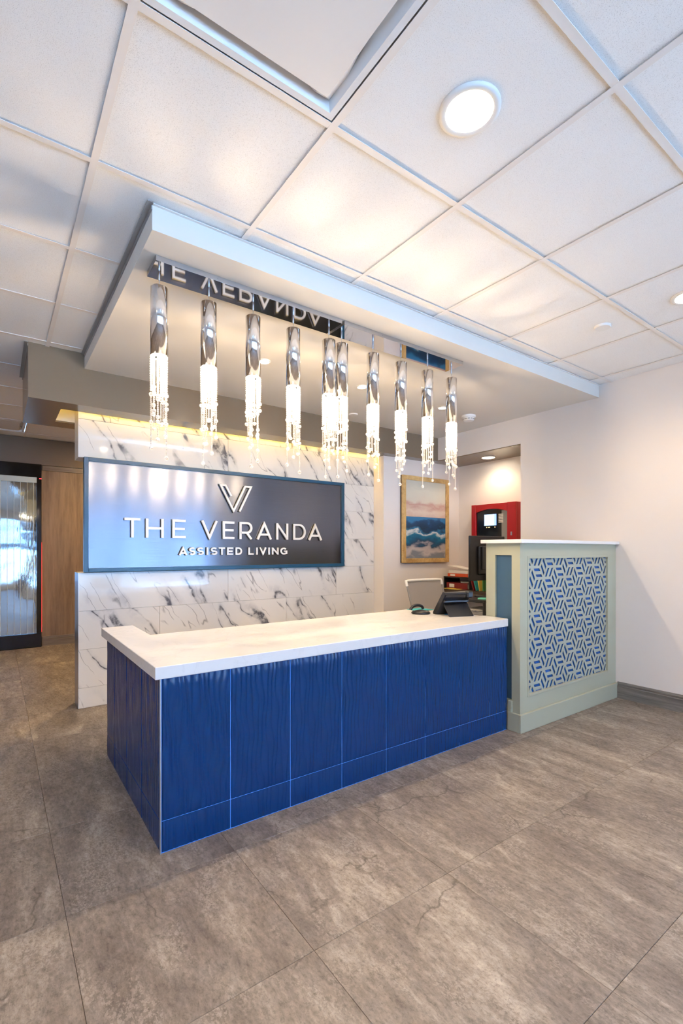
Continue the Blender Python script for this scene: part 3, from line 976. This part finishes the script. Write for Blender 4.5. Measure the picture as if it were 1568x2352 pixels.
PTOP, PBOT, PR = 2.383, 2.074, 0.0375
names_ = ['first', 'second', 'third', 'fourth', 'fifth', 'sixth', 'seventh', 'eighth', 'ninth', 'last']
pen = thing('pendant_light', 'x', 'pendant light', (0.597, PYc, PTOP))
px, py = 0.597, PYc
MB().lathe(px, py, [(0.0335, PBOT + 0.002), (PR, PBOT), (PR, PTOP - 0.002), (PR - 0.002, PTOP), (0.004, PTOP)], 40, caps=False).obj('cylinder_shade', 'chrome', pen)
MB().tube([(px, py, PTOP), (px, py, 2.4595)], 0.0016, 8).obj('cord', 'steel', pen)
MB().lathe(px, py, [(0.0035, 2.417), (0.0052, 2.420), (0.0052, 2.456), (0.0035, 2.4594)], 14).obj('cord_grip', 'steel', pen)
MB().lathe(px, py, [(0.0, PBOT + 0.012), (0.0330, PBOT + 0.012), (0.0330, PBOT + 0.020)], 32, caps=False).obj('lamp_lens', 'glowsmall', pen)
rg = MB()
for k in range(30):
    a_ = 2 * PI * k / 30
    rg.ball((px + 0.0345 * math.cos(a_), py + 0.0345 * math.sin(a_), PBOT - 0.003), 0.0034)
rg.obj('bead_ring', 'crystal', pen)
lens_ = [0.455, 0.20, 0.30, 0.37, 0.165, 0.26, 0.415, 0.225, 0.335, 0.28, 0.19, 0.31, 0.24, 0.36]
balls = [(0.46, 0.66), (0.72,), (0.62,), (0.50, 0.78), (0.8,), (0.55,), (0.42, 0.72), (0.7,), (0.52, 0.76), (0.66,), (0.6,), (0.58,), (0.75,), (0.48, 0.8)]
for k in range(14):
    a_ = 2 * PI * k / 14 + 0.2
    rr_ = 0.0345 if k % 2 == 0 else 0.026
    sx_, sy_ = px + rr_ * math.cos(a_), py + rr_ * math.sin(a_)
    L_ = lens_[k]
    st_ = MB()
    z = PBOT - 0.006
    zb = [PBOT - L_ * f_ for f_ in balls[k]] + [PBOT - L_]
    while z > PBOT - L_:
        d_ = (PBOT - z) / L_
        r0 = 0.0052 if d_ < balls[k][0] else (0.0044 if d_ < balls[k][-1] else 0.0034)
        if all(abs(z - q) > 0.0105 for q in zb):
            st_.ball((sx_, sy_, z), r0, 6, 4)
        z -= r0 * 2.06
    for q in zb:
        st_.ball((sx_, sy_, q), 0.0092, 12, 8)
    st_.obj('crystal_strand', 'crystal', pen)
PEND = [0.597, 0.827, 1.058, 1.292, 1.523, 1.612, 1.845, 2.073, 2.311, 2.545]
PW = 3.5
MB().lathe(px, py, [(0.0, PBOT - 0.034), (0.005, PBOT - 0.032), (0.0075, PBOT - 0.027), (0.0075, PBOT - 0.004), (0.005, PBOT + 0.012)], 16, caps=False).obj('bulb', 'glowsmall', pen)
lamp('pendant_lamp', 'POINT', (px, py, PBOT - 0.043), PW, WARM, pen, shadow_soft_size=0.005)
lamp('pendant_beam', 'SPOT', (px, py, PBOT - 0.046), 6.0, WARM, pen, spot_size=R(125), spot_blend=0.6, shadow_soft_size=0.008)


def copy_tree(o, parent=None):
    c_ = o.copy()
    C.objects.link(c_)
    c_.parent = parent
    for ch in list(o.children):
        copy_tree(ch, c_)
    return c_


pens = [pen] + [copy_tree(pen) for _ in range(9)]
for k, o in enumerate(pens):
    o.location = (PEND[k], PYc, PTOP)
    o.rotation_euler = (0, 0, k * 1.9)
    o['label'] = ('chrome cylinder pendant with crystal strands, %s from the left of ten' % names_[k]) if k < 9 else 'chrome cylinder pendant with crystal strands, rightmost of ten'
    o['group'] = 'chrome crystal pendants over the desk'


# ------------------------------------------------------------------ ceiling fittings
def downlight(x, y, z, r, power, label, cat_group, kind='glow', trim=0.022, spot=None):
    t = thing('downlight', label, 'ceiling light', (x, y, z), cat_group)
    MB().lathe(x, y, [(r, z - 0.007), (r + trim * 0.5, z - 0.010), (r + trim, z - 0.005), (r + trim, z + 0.0005), (r, z + 0.0005)], 40, caps=False).obj('trim_ring', 'white', t)
    MB().lathe(x, y, [(0.0, z - 0.0065), (r, z - 0.0065), (r, z - 0.004)], 40, caps=False).obj('lens', kind, t)
    lamp('downlight_lamp', 'SPOT', (x, y, z - 0.02), power, WARM, t, spot_size=R(spot or 165), spot_blend=0.6, shadow_soft_size=r * 0.8)
    return t


DL = 20.0
downlight(1.212, 0.989, ZC + 0.007, 0.074, DL, 'large round flush ceiling light glowing in the tile beside the wide light fitting', 'round lights in the tiled ceiling')
downlight(3.075, 1.000, ZC + 0.007, 0.074, DL, 'round flush ceiling light cut off by the right edge of the photo', 'round lights in the tiled ceiling')
for x_, y_, w_ in ((-0.62, 0.99, 'left of the viewpoint near the front'), (-0.62, -1.45, 'behind the viewpoint to the left'), (1.21, -1.45, 'behind the viewpoint in the middle'), (3.07, -1.45, 'behind the viewpoint to the right'), (-1.6, 3.4, 'far left of the marble wall')):
    downlight(x_, y_, ZC + 0.007, 0.074, DL, 'round flush ceiling light out of view, ' + w_, 'round lights out of view in the tiled ceiling')
SP = 6.0
downlight(1.473, 2.938, 2.483, 0.034, SP, 'small bright recessed spot in the soffit behind the third pendant', 'small soffit spots', 'glowsmall', 0.010, 130)
downlight(2.327, 2.950, 2.483, 0.034, SP, 'small bright recessed spot in the soffit left of the seventh pendant', 'small soffit spots', 'glowsmall', 0.010, 130)
downlight(3.256, 2.958, 2.483, 0.034, SP, 'small bright recessed spot in the soffit beside the last pendant', 'small soffit spots', 'glowsmall', 0.010, 130)
downlight(4.385, 3.319, BZ, 0.066, 5.0, 'recessed light in the alcove ceiling above the red cabinet', None, 'glow', 0.012, 150)


def disc(name, x, y, z, r, hgt, label, cat):
    t = MB().lathe(x, y, [(r * 0.93, z - hgt), (r, z - hgt * 0.7), (r, z)], 36).obj(name, 'white')
    return tag(t, label, cat)


disc('sprinkler_cover', 3.050, 1.459, ZC + 0.007, 0.047, 0.014, 'plain white round cover plate on a ceiling tile near the right wall', 'sprinkler cover')
disc('sprinkler_cover', 2.730, 3.592, 2.483, 0.042, 0.012, 'small white round cover plate on the soffit behind the pendants', 'sprinkler cover')
sd = thing('smoke_detector', 'white round smoke detector on the soffit near the right wall', 'smoke detector', (3.659, 2.994, 2.483))
MB().lathe(3.659, 2.994, [(0.062, 2.463), (0.066, 2.466), (0.066, 2.483)], 36).obj('base', 'white', sd)
MB().lathe(3.659, 2.994, [(0.036, 2.432), (0.046, 2.434), (0.052, 2.442), (0.054, 2.463)], 36).obj('head', 'white', sd)
sl = MB()
for k in range(12):
    a_ = 2 * PI * k / 12
    a2 = a_ + 0.36
    sl.tube([(3.659 + 0.0528 * math.cos(a_ + (a2 - a_) * i / 3), 2.994 + 0.0528 * math.sin(a_ + (a2 - a_) * i / 3), 2.448) for i in range(4)], 0.0022, 6)
sl.obj('vent_slot', 'black', sd)


def troffer(x0, x1, y0, y1, label):
    """recessed fitting: stepped enamel pan and a shallow scooped diffuser"""
    t = thing('ceiling_fixture', label, 'light fixture', ((x0 + x1) / 2, (y0 + y1) / 2, ZC), 'recessed light fittings')
    e = 0.016
    X0, X1, Y0, Y1 = x0 + e, x1 - e, y0 + e, y1 - e
    pan = MB()

    def ring(a, za, b_, zb):
        P = [(X0 + a, Y0 + a, za), (X1 - a, Y0 + a, za), (X1 - a, Y1 - a, za), (X0 + a, Y1 - a, za), (X0 + b_, Y0 + b_, zb), (X1 - b_, Y0 + b_, zb), (X1 - b_, Y1 - b_, zb), (X0 + b_, Y1 - b_, zb)]
        pan.add(P, [(i, (i + 1) % 4, 4 + (i + 1) % 4, 4 + i) for i in range(4)])
    ring(0.0, ZC + 0.002, 0.020, ZC + 0.002)
    ring(0.020, ZC + 0.002, 0.032, ZC + 0.045)
    ring(0.032, ZC + 0.045, 0.10, ZC + 0.060)
    pan.add([(X0 + 0.10, Y0 + 0.10, ZC + 0.06), (X1 - 0.10, Y0 + 0.10, ZC + 0.06), (X1 - 0.10, Y1 - 0.10, ZC + 0.06), (X0 + 0.10, Y1 - 0.10, ZC + 0.06)], [(0, 1, 2, 3)])
    pan.box(X0, X1, Y0, Y1, ZC + 0.075, ZC + 0.08)
    pan.obj('pan', 'fixture', t)
    dd = MB()
    d_ = 0.055
    A = [(X0 + d_, Y0 + d_), (X1 - d_, Y0 + d_), (X1 - d_, Y1 - d_), (X0 + d_, Y1 - d_)]
    n = 16
    vs_, fs_ = [], []
    rim, top_ = [], []
    for i in range(4):
        p, r = Vector(A[i]), Vector(A[(i + 1) % 4])
        dr_ = (r - p).normalized()
        no_ = Vector((dr_.y, -dr_.x))
        for k in range(n):
            f = k / n
            u = abs(2 * f - 1)
            t_ = min(1.0, max(0.0, (u - 0.45) / 0.5))
            fl = 0.032 * t_ * t_ * (3 - 2 * t_)
            q = p + (r - p) * f
            rim.append((q.x, q.y))
            o = q + no_ * fl
            if k == 0:
                pd = (Vector(A[i]) - Vector(A[i - 1])).normalized()
                o = q + (no_ + Vector((pd.y, -pd.x))) * fl * 0.8
            top_.append((o.x, o.y, ZC + 0.050 - 0.6 * fl))
    vs_ = [(x, y, ZC + 0.006) for x, y in rim] + top_
    N_ = len(rim)
    fs_ = [tuple(range(N_))] + [(i, (i + 1) % N_, N_ + (i + 1) % N_, N_ + i) for i in range(N_)]
    dd.add(vs_, fs_)
    dd.obj('diffuser', 'diffuser', t)
    return t


troffer(GX, GX + GP, GY - GP, GY + GP, 'wide recessed ceiling fitting with white scooped diffuser, unlit, at the top')
troffer(GX - 2 * GP, GX, GY + 9 * GP, GY + 10 * GP, 'wide recessed ceiling fitting far back at the left edge')

# ------------------------------------------------------------------ framed picture
pic = thing('picture', 'tall gold framed abstract seascape on the wall beside the alcove', 'picture', (4.01, 3.923, 1.06))
QX0, QX1, QZ0, QZ1 = 3.634, 4.392, 1.058, 2.036
MB().box(QX0 + 0.05, QX1 - 0.05, 3.894, 3.900, QZ0 + 0.05, QZ1 - 0.05).obj('canvas', 'canvas', pic)
for q in ((QX0, QX0 + 0.057, QZ0, QZ1), (QX1 - 0.057, QX1, QZ0, QZ1), (QX0 + 0.057, QX1 - 0.057, QZ0, QZ0 + 0.050), (QX0 + 0.057, QX1 - 0.057, QZ1 - 0.050, QZ1)):
    MB().box(q[0], q[1], 3.885, 3.904, q[2], q[3], 0.002).obj('frame_bar', 'gold', pic)
MB().box(QX0 + 0.001, QX1 - 0.001, 3.905, 3.921, QZ0 + 0.001, QZ1 - 0.001).obj('back_frame', 'black', pic)

# ------------------------------------------------------------------ red alarm cabinet in the alcove
fp = thing('alarm_panel', 'red fire alarm cabinet with small lit blue screen in the alcove', 'alarm panel', (4.6, 3.36, 0.95))
AX0, AX1, AY0, AY1, AZ0, AZ1 = 4.502, 4.607, 3.055, 3.645, 0.98, 1.722
OY0, OY1, OZ0, OZ1 = 3.165, 3.585, 1.04, 1.642
b_ = MB()
b_.box(AX0 + 0.03, AX1, AY0, AY1, AZ0, AZ1, 0.004)
b_.obj('cabinet', 'red', fp)
dr = MB()
dr.box(AX0, AX0 + 0.0295, AY0, OY0, AZ0, AZ1, 0.003)
dr.box(AX0, AX0 + 0.0295, OY1, AY1, AZ0, AZ1, 0.003)
dr.box(AX0, AX0 + 0.0295, OY0, OY1, AZ0, OZ0, 0.003)
arch = [(OY0, AZ1 - 0.003), (OY0, OZ1 - 0.012)] + [(OY0 + (OY1 - OY0) * i / 12, OZ1 - 0.012 + 0.035 * math.sin(PI * i / 12)) for i in range(1, 12)] + [(OY1, OZ1 - 0.012), (OY1, AZ1 - 0.003)]
dr.prism(arch, 0, AX0, AX0 + 0.0295)
dr.obj('door', 'red', fp)
MB().box(AX0 + 0.022, AX0 + 0.0294, OY0 + 0.001, OY1 - 0.001, OZ0 + 0.001, OZ1 + 0.02).obj('window', 'gloss', fp)
MB().box(AX0 + 0.018, AX0 + 0.0215, OY0 + 0.001, 3.245, OZ0 + 0.001, OZ1 - 0.002).obj('side_strip', 'grey', fp)
s_ = MB().box(AX0 + 0.0175, AX0 + 0.0215, 3.318, 3.475, 1.478, 1.604).obj('screen', 'screen', fp)
MB().box(AX0 + 0.0170, AX0 + 0.0175, 3.318, 3.340, 1.478, 1.604).obj('menu_bar', 'screenbar', s_)
lb = MB()
for k in range(6):
    lb.box(AX0 + 0.0172, AX0 + 0.018, 3.225, 3.285, 1.505 + 0.017 * k, 1.517 + 0.017 * k)
lb.obj('label_strip', 'paper', fp)
k_ = MB()
for q in (3.335, 3.405, 3.42, 3.445):
    k_.ball((AX0 + 0.021, q, 1.458), 0.004, 8, 6)
k_.obj('indicator', mat('amber_dot', (0.8, 0.5, 0.1), 0.3, emis=(1, 0.6, 0.2), estr=2.0), fp)
MB().box(AX0 - 0.006, AX0 - 0.0002, 3.10, 3.118, 1.36, 1.40, 0.002).obj('latch', 'steel', fp)

# ------------------------------------------------------------------ alcove counter, back desk and what stands on them
wc = thing('side_counter', 'dark wooden counter built into the alcove below the red cabinet', 'counter', (4.4, 3.3, 0))
MB().box(4.20, 4.607, 2.745, 3.920, 0.722, 0.752, 0.003).obj('counter_top', 'darkwood', wc)
MB().box(4.23, 4.60, 3.886, 3.918, 0, 0.722).obj('end_panel', 'darkwood', wc)
MB().box(4.23, 4.60, 2.750, 2.782, 0, 0.722).obj('end_panel', 'darkwood', wc)
bd = thing('back_desk', 'black metal desk with open shelf behind the half wall', 'desk', (3.85, 2.97, 0))
MB().box(3.60, 4.19, 2.765, 3.12, 0.715, 0.740, 0.003).obj('desk_top', 'black', bd)
MB().box(3.63, 4.16, 2.80, 3.09, 0.47, 0.485, 0.002).obj('shelf', 'black', bd)
for lx in (3.612, 4.165):
    for ly in (2.777, 3.106):
        MB().box(lx - 0.011, lx + 0.011, ly - 0.011, ly + 0.011, 0, 0.715, 0.002).obj('leg', 'black', bd)
# printer-like grey tray of papers on the shelf
pr = thing('printer', 'black and grey printer on the shelf under the black desk', 'printer', (3.88, 2.98, 0.486))
MB().box(3.66, 4.10, 2.82, 3.08, 0.4855, 0.585, 0.006).obj('housing', 'gloss', pr)
MB().box(3.66, 4.10, 2.83, 3.07, 0.5855, 0.625, 0.008).obj('lid', 'grey', pr)
pp = thing('paper_stack', 'loose white papers lying on the printer under the black desk', 'papers', (3.80, 2.96, 0.626))
for k in range(4):
    q = MB().box(-0.14, 0.14, -0.10, 0.10, 0.0005 + k * 0.004, 0.0035 + k * 0.004).obj('sheet', 'paper', pp, local=True)
    q.rotation_euler = (0, 0, (-0.15, 0.2, -0.3, 0.08)[k])
mn = thing('monitor', 'large black monitor seen from behind above the half wall cap', 'monitor', (3.93, 2.99, 0.741))
MB().box(3.650, 4.19, 2.972, 2.990, 0.905, 1.338, 0.004).obj('back_shell', 'black', mn)
MB().box(3.656, 4.184, 2.990, 2.994, 0.911, 1.332).obj('display', 'gloss', mn)
MB().box(3.76, 4.08, 2.945, 2.972, 0.96, 1.24, 0.012).obj('rear_housing', 'black', mn)
MB().box(3.785, 3.83, 2.925, 2.945, 1.01, 1.235, 0.005).obj('arm', 'phone', mn)
MB().box(3.90, 3.95, 2.928, 2.945, 0.753, 1.0, 0.004).obj('stand', 'black', mn)
MB().box(3.82, 4.03, 2.86, 3.06, 0.7405, 0.752, 0.004).obj('foot', 'black', mn)
rs = thing('riser_shelf', 'small black desktop shelf holding the red binder', 'shelf', (4.45, 3.71, 0.752))
MB().box(4.322, 4.60, 3.525, 3.910, 0.876, 0.890, 0.002).obj('shelf_board', 'black', rs)
for y_ in (3.527, 3.896):
    MB().box(4.326, 4.596, y_, y_ + 0.012, 0.7525, 0.876).obj('side_panel', 'black', rs)


def binder(loc, l, w, h_, mname, label, rz=0.0):
    t = thing('binder', label, 'binder', loc, None, rz)
    MB().box(0, w, -l / 2, l / 2, 0, 0.003, 0.0006).obj('cover', mname, t, local=True)
    MB().box(0, w, -l / 2, l / 2, h_ - 0.003, h_, 0.0006).obj('cover', mname, t, local=True)
    MB().box(-0.003, 0.0, -l / 2, l / 2, 0, h_, 0.0006).obj('spine', mname, t, local=True)
    MB().box(0.006, w - 0.004, -l / 2 + 0.006, l / 2 - 0.006, 0.0035, h_ - 0.0035).obj('pages', 'paper', t, local=True)
    MB().box(-0.0045, -0.0031, l * 0.12, l * 0.36, h_ * 0.2, h_ * 0.8).obj('spine_label', 'paper', t, local=True)
    return t


binder((4.348, 3.718, 0.8905), 0.30, 0.22, 0.036, 'orange', 'orange binder lying on the small black desktop shelf')
rb = binder((4.333, 3.715, 0.7525), 0.31, 0.22, 0.068, 'redbinder', 'dark red binder lying inside the small black desktop shelf')
tag(MB().box(4.336, 4.53, 3.545, 3.665, 0.822, 0.838, 0.002).obj('card_box', 'grey'), 'flat grey box lying on the dark red binder', 'box')
pb = thing('paper_pad', 'thick white paper pad lying on the orange binder', 'paper pad', (4.45, 3.72, 0.927))
MB().box(4.350, 4.495, 3.575, 3.858, 0.927, 0.966, 0.003).obj('pad', 'paper', pb)
cv = MB()
for k in range(6):
    pass
vs_, fs_ = [], []
for i in range(9):
    f = i / 8
    z_ = 0.968 + 0.012 + 0.02 * math.cos(f * PI * 0.9)
    for x_ in (4.346, 4.490):
        vs_ += [(x_, 3.865 - 0.29 * f, z_), (x_, 3.865 - 0.29 * f, z_ + 0.006)]
for i in range(8):
    a_ = i * 4
    fs_ += [(a_, a_ + 2, a_ + 6, a_ + 4), (a_ + 1, a_ + 5, a_ + 7, a_ + 3), (a_, a_ + 4, a_ + 5, a_ + 1), (a_ + 2, a_ + 3, a_ + 7, a_ + 6)]
fs_ += [(0, 1, 3, 2), (32, 34, 35, 33)]
vs_ = [(x, y, z + 0.013) for x, y, z in vs_]
tag(cv.add(vs_, fs_, False).obj('magazine', 'paper'), 'curled white magazine lying on the white paper pad', 'magazine')
yp = thing('note_sheets', 'yellow note sheets lying on the dark wooden counter', 'papers', (4.295, 3.72, 0.752))
for k, (dx, dy, rz_) in enumerate(((-0.03, -0.03, 0.1), (-0.035, 0.08, -0.3), (-0.03, 0.02, 0.3))):
    q = MB().box(-0.045, 0.045, -0.07 if k == 0 else -0.045, 0.07 if k == 0 else 0.045, 0.0004 + k * 0.003, 0.003 + k * 0.003).obj('sheet', 'yellow', yp, local=True)
    q.location = (dx, dy, 0)
    q.rotation_euler = (0, 0, rz_)
# upright folders between the riser and the partition
for k, (mname, y_, ti, lab) in enumerate((('teal', 3.405, 0.30, 'teal folder leaning among the upright folders by the monitor'), ('yellow', 3.36, 0.20, 'yellow folder leaning among the upright folders by the monitor'), ('green', 3.315, 0.05, 'green folder leaning among the upright folders by the monitor'), ('redbinder', 3.44, 0.32, 'dark red folder leaning among the upright folders by the monitor'))):
    q = MB().box(0, 0.20, -0.006, 0.006, 0, 0.125, 0.001).obj('folder', mname, None)
    q.location = (4.25, y_ - 0.03, 0.7555)
    q.rotation_euler = (-ti, 0, 0)
    tag(q, lab, 'folder', 'upright folders by the monitor')
sn = MB().box(-0.038, 0.038, -0.038, 0.038, 0, 0.012, 0.001).obj('sticky_notes', 'mint')
sn.location = (3.70, 2.86, 0.7405)
sn.rotation_euler = (0, 0, 0.3)
tag(sn, 'mint green pad of sticky notes on the black desk', 'sticky notes')
tag(MB().box(3.82, 4.12, 2.79, 2.845, 0.7405, 0.766, 0.006).obj('keyboard', 'black'), 'black keyboard on the black desk under the monitor', 'keyboard')

# ------------------------------------------------------------------ on the reception desk
ph = thing('desk_phone', 'black desk phone seen from behind on the white desk top', 'phone', (2.622, 2.262, 0.7412), None, R(-17))
# local: -y faces the visitor, x to the right
side = [(-0.125, 0.004), (-0.118, 0.0), (0.035, 0.0), (0.062, 0.150), (0.055, 0.158), (0.032, 0.156), (-0.122, 0.018)]
PHM = MB()
PHM.prism([(-y, z) for y, z in side], 0, -0.105, 0.105)
PHM = MB()
body = [(0.13, 0.000), (0.13, 0.012), (-0.006, 0.168), (-0.032, 0.163), (-0.036, 0.150), (0.085, 0.000)]
PHM.prism(body, 0, -0.105, 0.105)
PHM.obj('body', 'phone', ph, local=True)
MB().prism([(-0.075, 0.0), (-0.063, 0.0), (0.025, 0.085), (0.020, 0.094), (-0.075, 0.004)], 0, -0.088, 0.098).obj('stand', 'phone', ph, local=True)
MB().prism([(-0.0345, 0.148), (-0.040, 0.146), (-0.031, 0.132), (-0.024, 0.136)], 0, -0.098, 0.060).obj('rear_rail', 'phone', ph, local=True)
MB().box(-0.098, 0.098, -0.016, -0.002, 0.092, 0.108, 0.003).obj('rear_rib', 'phone', ph, local=True)
MB().box(0.066, 0.116, -0.052, 0.002, 0.122, 0.172, 0.010).obj('handset', 'phone', ph, local=True)
MB().box(0.068, 0.114, 0.0, 0.14, 0.050, 0.082, 0.010).obj('handset_grip', 'phone', ph, local=True)
ms = thing('headset', 'small black headset lying beside the desk phone', 'headset', (2.490, 2.470, 0.7415))
MB().lathe(2.490, 2.470, [(0.062, 0.742), (0.070, 0.748), (0.058, 0.760), (0.02, 0.768), (0.0, 0.769)], 28).obj('base', 'black', ms)
MB().tube([(2.490 + 0.062 * math.cos(t_ * PI / 10), 2.51, 0.768 + 0.030 * math.sin(t_ * PI / 10)) for t_ in range(11)], 0.011, 10).obj('band', 'black', ms)
tag(MB().box(2.57, 2.72, 2.56, 2.70, 0.7414, 0.7444).obj('card', 'teal'), 'teal card lying on the white desk top behind the phone', 'card')
bp = MB().box(-0.10, 0.10, -0.06, 0.06, 0, 0.003).obj('leaflet', 'bluepaper')
bp.location = (2.69, 2.36, 0.7414)
bp.rotation_euler = (0, 0, 0.9)
tag(bp, 'blue leaflet lying on the white desk top right of the phone', 'leaflet')

# ------------------------------------------------------------------ office chair
ch = thing('office_chair', 'office chair with white frame and grey mesh back behind the desk', 'chair', (3.33, 3.15, 0))


def cback(u, v_):
    """u across -1..1, v up 0..1 -> point on the backrest"""
    return (3.40 + u * 0.240 + 0.10 * (1 - v_), 3.395 - 0.05 * (1 - v_) + 0.05 * (u * u) * -1 - 0.015, 0.43 + 0.475 * v_)


nb_, nv_ = 12, 10
vs_, fs_ = [], []
for s_ in (0, 1):
    for j in range(nv_ + 1):
        for i in range(nb_ + 1):
            x_, y_, z_ = cback(-1 + 2 * i / nb_, j / nv_)
            vs_.append((x_, y_ + 0.006 * s_, z_))
o_ = (nb_ + 1) * (nv_ + 1)
for j in range(nv_):
    for i in range(nb_):
        a_ = j * (nb_ + 1) + i
        fs_.append((a_, a_ + 1, a_ + nb_ + 2, a_ + nb_ + 1))
        fs_.append((o_ + a_, o_ + a_ + nb_ + 1, o_ + a_ + nb_ + 2, o_ + a_ + 1))
MB().add(vs_, fs_, True).obj('mesh_back', 'mesh', ch, fix=False)
loop = [cback(-1, j / 10) for j in range(11)] + [cback(-1 + 2 * i / 12, 1.0) for i in range(1, 12)] + [cback(1, 1 - j / 10) for j in range(11)]
MB().tube(loop[9:24], 0.014, 8).obj('top_rail', 'white', ch)
MB().tube(loop[:10], 0.009, 8).obj('side_rail', 'grey', ch)
MB().tube(loop[23:], 0.009, 8).obj('side_rail', 'grey', ch)
MB().box(3.10, 3.56, 2.96, 3.33, 0.43, 0.48, 0.02).obj('seat', 'mesh', ch)
MB().box(3.40, 3.46, 3.30, 3.36, 0.435, 0.52, 0.01).obj('back_bracket', 'grey', ch)
MB().lathe(3.33, 3.15, [(0.025, 0.08), (0.025, 0.43)], 16).obj('post', 'steel', ch)
for k in range(5):
    a_ = 2 * PI * k / 5 + 0.3
    MB().tube([(3.33, 3.15, 0.10), (3.33 + 0.13 * math.cos(a_), 3.15 + 0.13 * math.sin(a_), 0.085), (3.33 + 0.235 * math.cos(a_), 3.15 + 0.235 * math.sin(a_), 0.062)], [0.024, 0.02, 0.015], 8).obj('leg', 'white', ch)
    cx_, cy_ = 3.33 + 0.235 * math.cos(a_), 3.15 + 0.235 * math.sin(a_)
    MB().tube([(cx_ - 0.02 * math.sin(a_), cy_ + 0.02 * math.cos(a_), 0.028), (cx_ + 0.02 * math.sin(a_), cy_ - 0.02 * math.cos(a_), 0.028)], 0.028, 12).obj('caster', 'black', ch)

# ------------------------------------------------------------------ rippling water panel on the far wall
wp = thing('water_panel', 'black framed rippling water panel on the far wall at left', 'water feature', (-0.4, 7.0, 0))
WY = 6.985
WPX0, WPX1 = -1.25, 0.458
MB().box(WPX0, WPX1, WY, BACK - 0.001, 0, 0.172, 0.003).obj('base_box', 'gloss', wp)
MB().box(WPX0, WPX1, WY, BACK - 0.036, 2.098, 2.262, 0.003).obj('top_box', 'gloss', wp)
MB().box(0.408, WPX1, WY, BACK - 0.001, 0.1725, 2.0975, 0.002).obj('frame_post', 'gloss', wp)
MB().box(WPX0, WPX0 + 0.05, WY, BACK - 0.001, 0.1725, 2.0975, 0.002).obj('frame_post', 'gloss', wp)
MB().box(WPX0 + 0.0505, 0.4075, WY + 0.022, WY + 0.03, 0.173, 2.097).obj('water_sheet', 'water', wp)
rb_ = mat('pale_thread', (0.62, 0.72, 0.80), 0.25)
x_ = 0.375
first = None
while x_ > WPX0 + 0.08:
    if first is None:
        first = MB().tube([(0, WY + 0.014, 0.175), (0, WY + 0.014, 2.095)], 0.0022, 6).obj('water_thread', rb_, wp)
        base_ = first.location.copy()
        first.location = base_ + Vector((x_ - 0, 0, 0))
    else:
        inst(first, 'water_thread', base_ + Vector((x_, 0, 0)), wp)
    x_ -= 0.0665
MB().box(WPX0 + 0.0505, 0.4075, WY + 0.004, WY + 0.012, 2.03, 2.0975).obj('top_strip', mat('pale_strip', (0.45, 0.55, 0.62), 0.3), wp)
ls = MB()
z_ = 0.19
while z_ < 1.30:
    ls.ball((WPX1 + 0.002, WY + 0.006, z_), 0.0028, 6, 4)
    z_ += 0.0155
for dx in range(3):
    ls.ball((WPX1 - 0.004 - 0.008 * dx, WY - 0.002, 2.083), 0.005, 6, 4)
l_ = ls.obj('red_light', 'redled', wp)
l_['kind'] = 'stuff'

# ------------------------------------------------------------------ parked car outside (seen in reflections)
car = thing('car', 'white car parked outside the windows, seen only as a reflection', 'car', (0.9, -6.6, -0.15))
prof = [(-2.2, 0.30), (-2.2, 0.72), (-2.05, 0.86), (-1.55, 0.92), (-0.95, 1.38), (-0.55, 1.46), (0.55, 1.46), (0.95, 1.38), (1.45, 0.98), (2.05, 0.88), (2.2, 0.70), (2.2, 0.30)]
q = MB()
n = len(prof)
vs_ = []
for y_, sc in ((-0.88, 1.0), (-0.62, 1.0), (0.62, 1.0), (0.88, 1.0)):
    for x_, z_ in prof:
        vs_.append((x_, y_ * (0.86 if z_ > 1.0 else 1.0), z_))
fs_ = [tuple(range(n)), tuple(reversed(range(3 * n, 4 * n)))]
for r_ in range(3):
    fs_ += [(r_ * n + i, (r_ + 1) * n + i, (r_ + 1) * n + (i + 1) % n, r_ * n + (i + 1) % n) for i in range(n)]
q.add(vs_, fs_)
q.obj('body', 'carpaint', car, local=True)
for y_ in (-0.80, 0.775):
    MB().prism([(-1.40, 0.97), (-0.93, 1.33), (-0.55, 1.40), (0.5, 1.40), (0.9, 1.33), (1.25, 1.0)], 1, y_ - 0.02, y_ + 0.045).obj('side_window', 'carglass', car, local=True)
for x_ in (-1.35, 1.35):
    for y_ in (-0.80, 0.80):
        MB().tube([(x_, y_ - 0.1, 0.32), (x_, y_ + 0.1, 0.32)], 0.32, 24).obj('wheel', 'tyre', car, local=True)
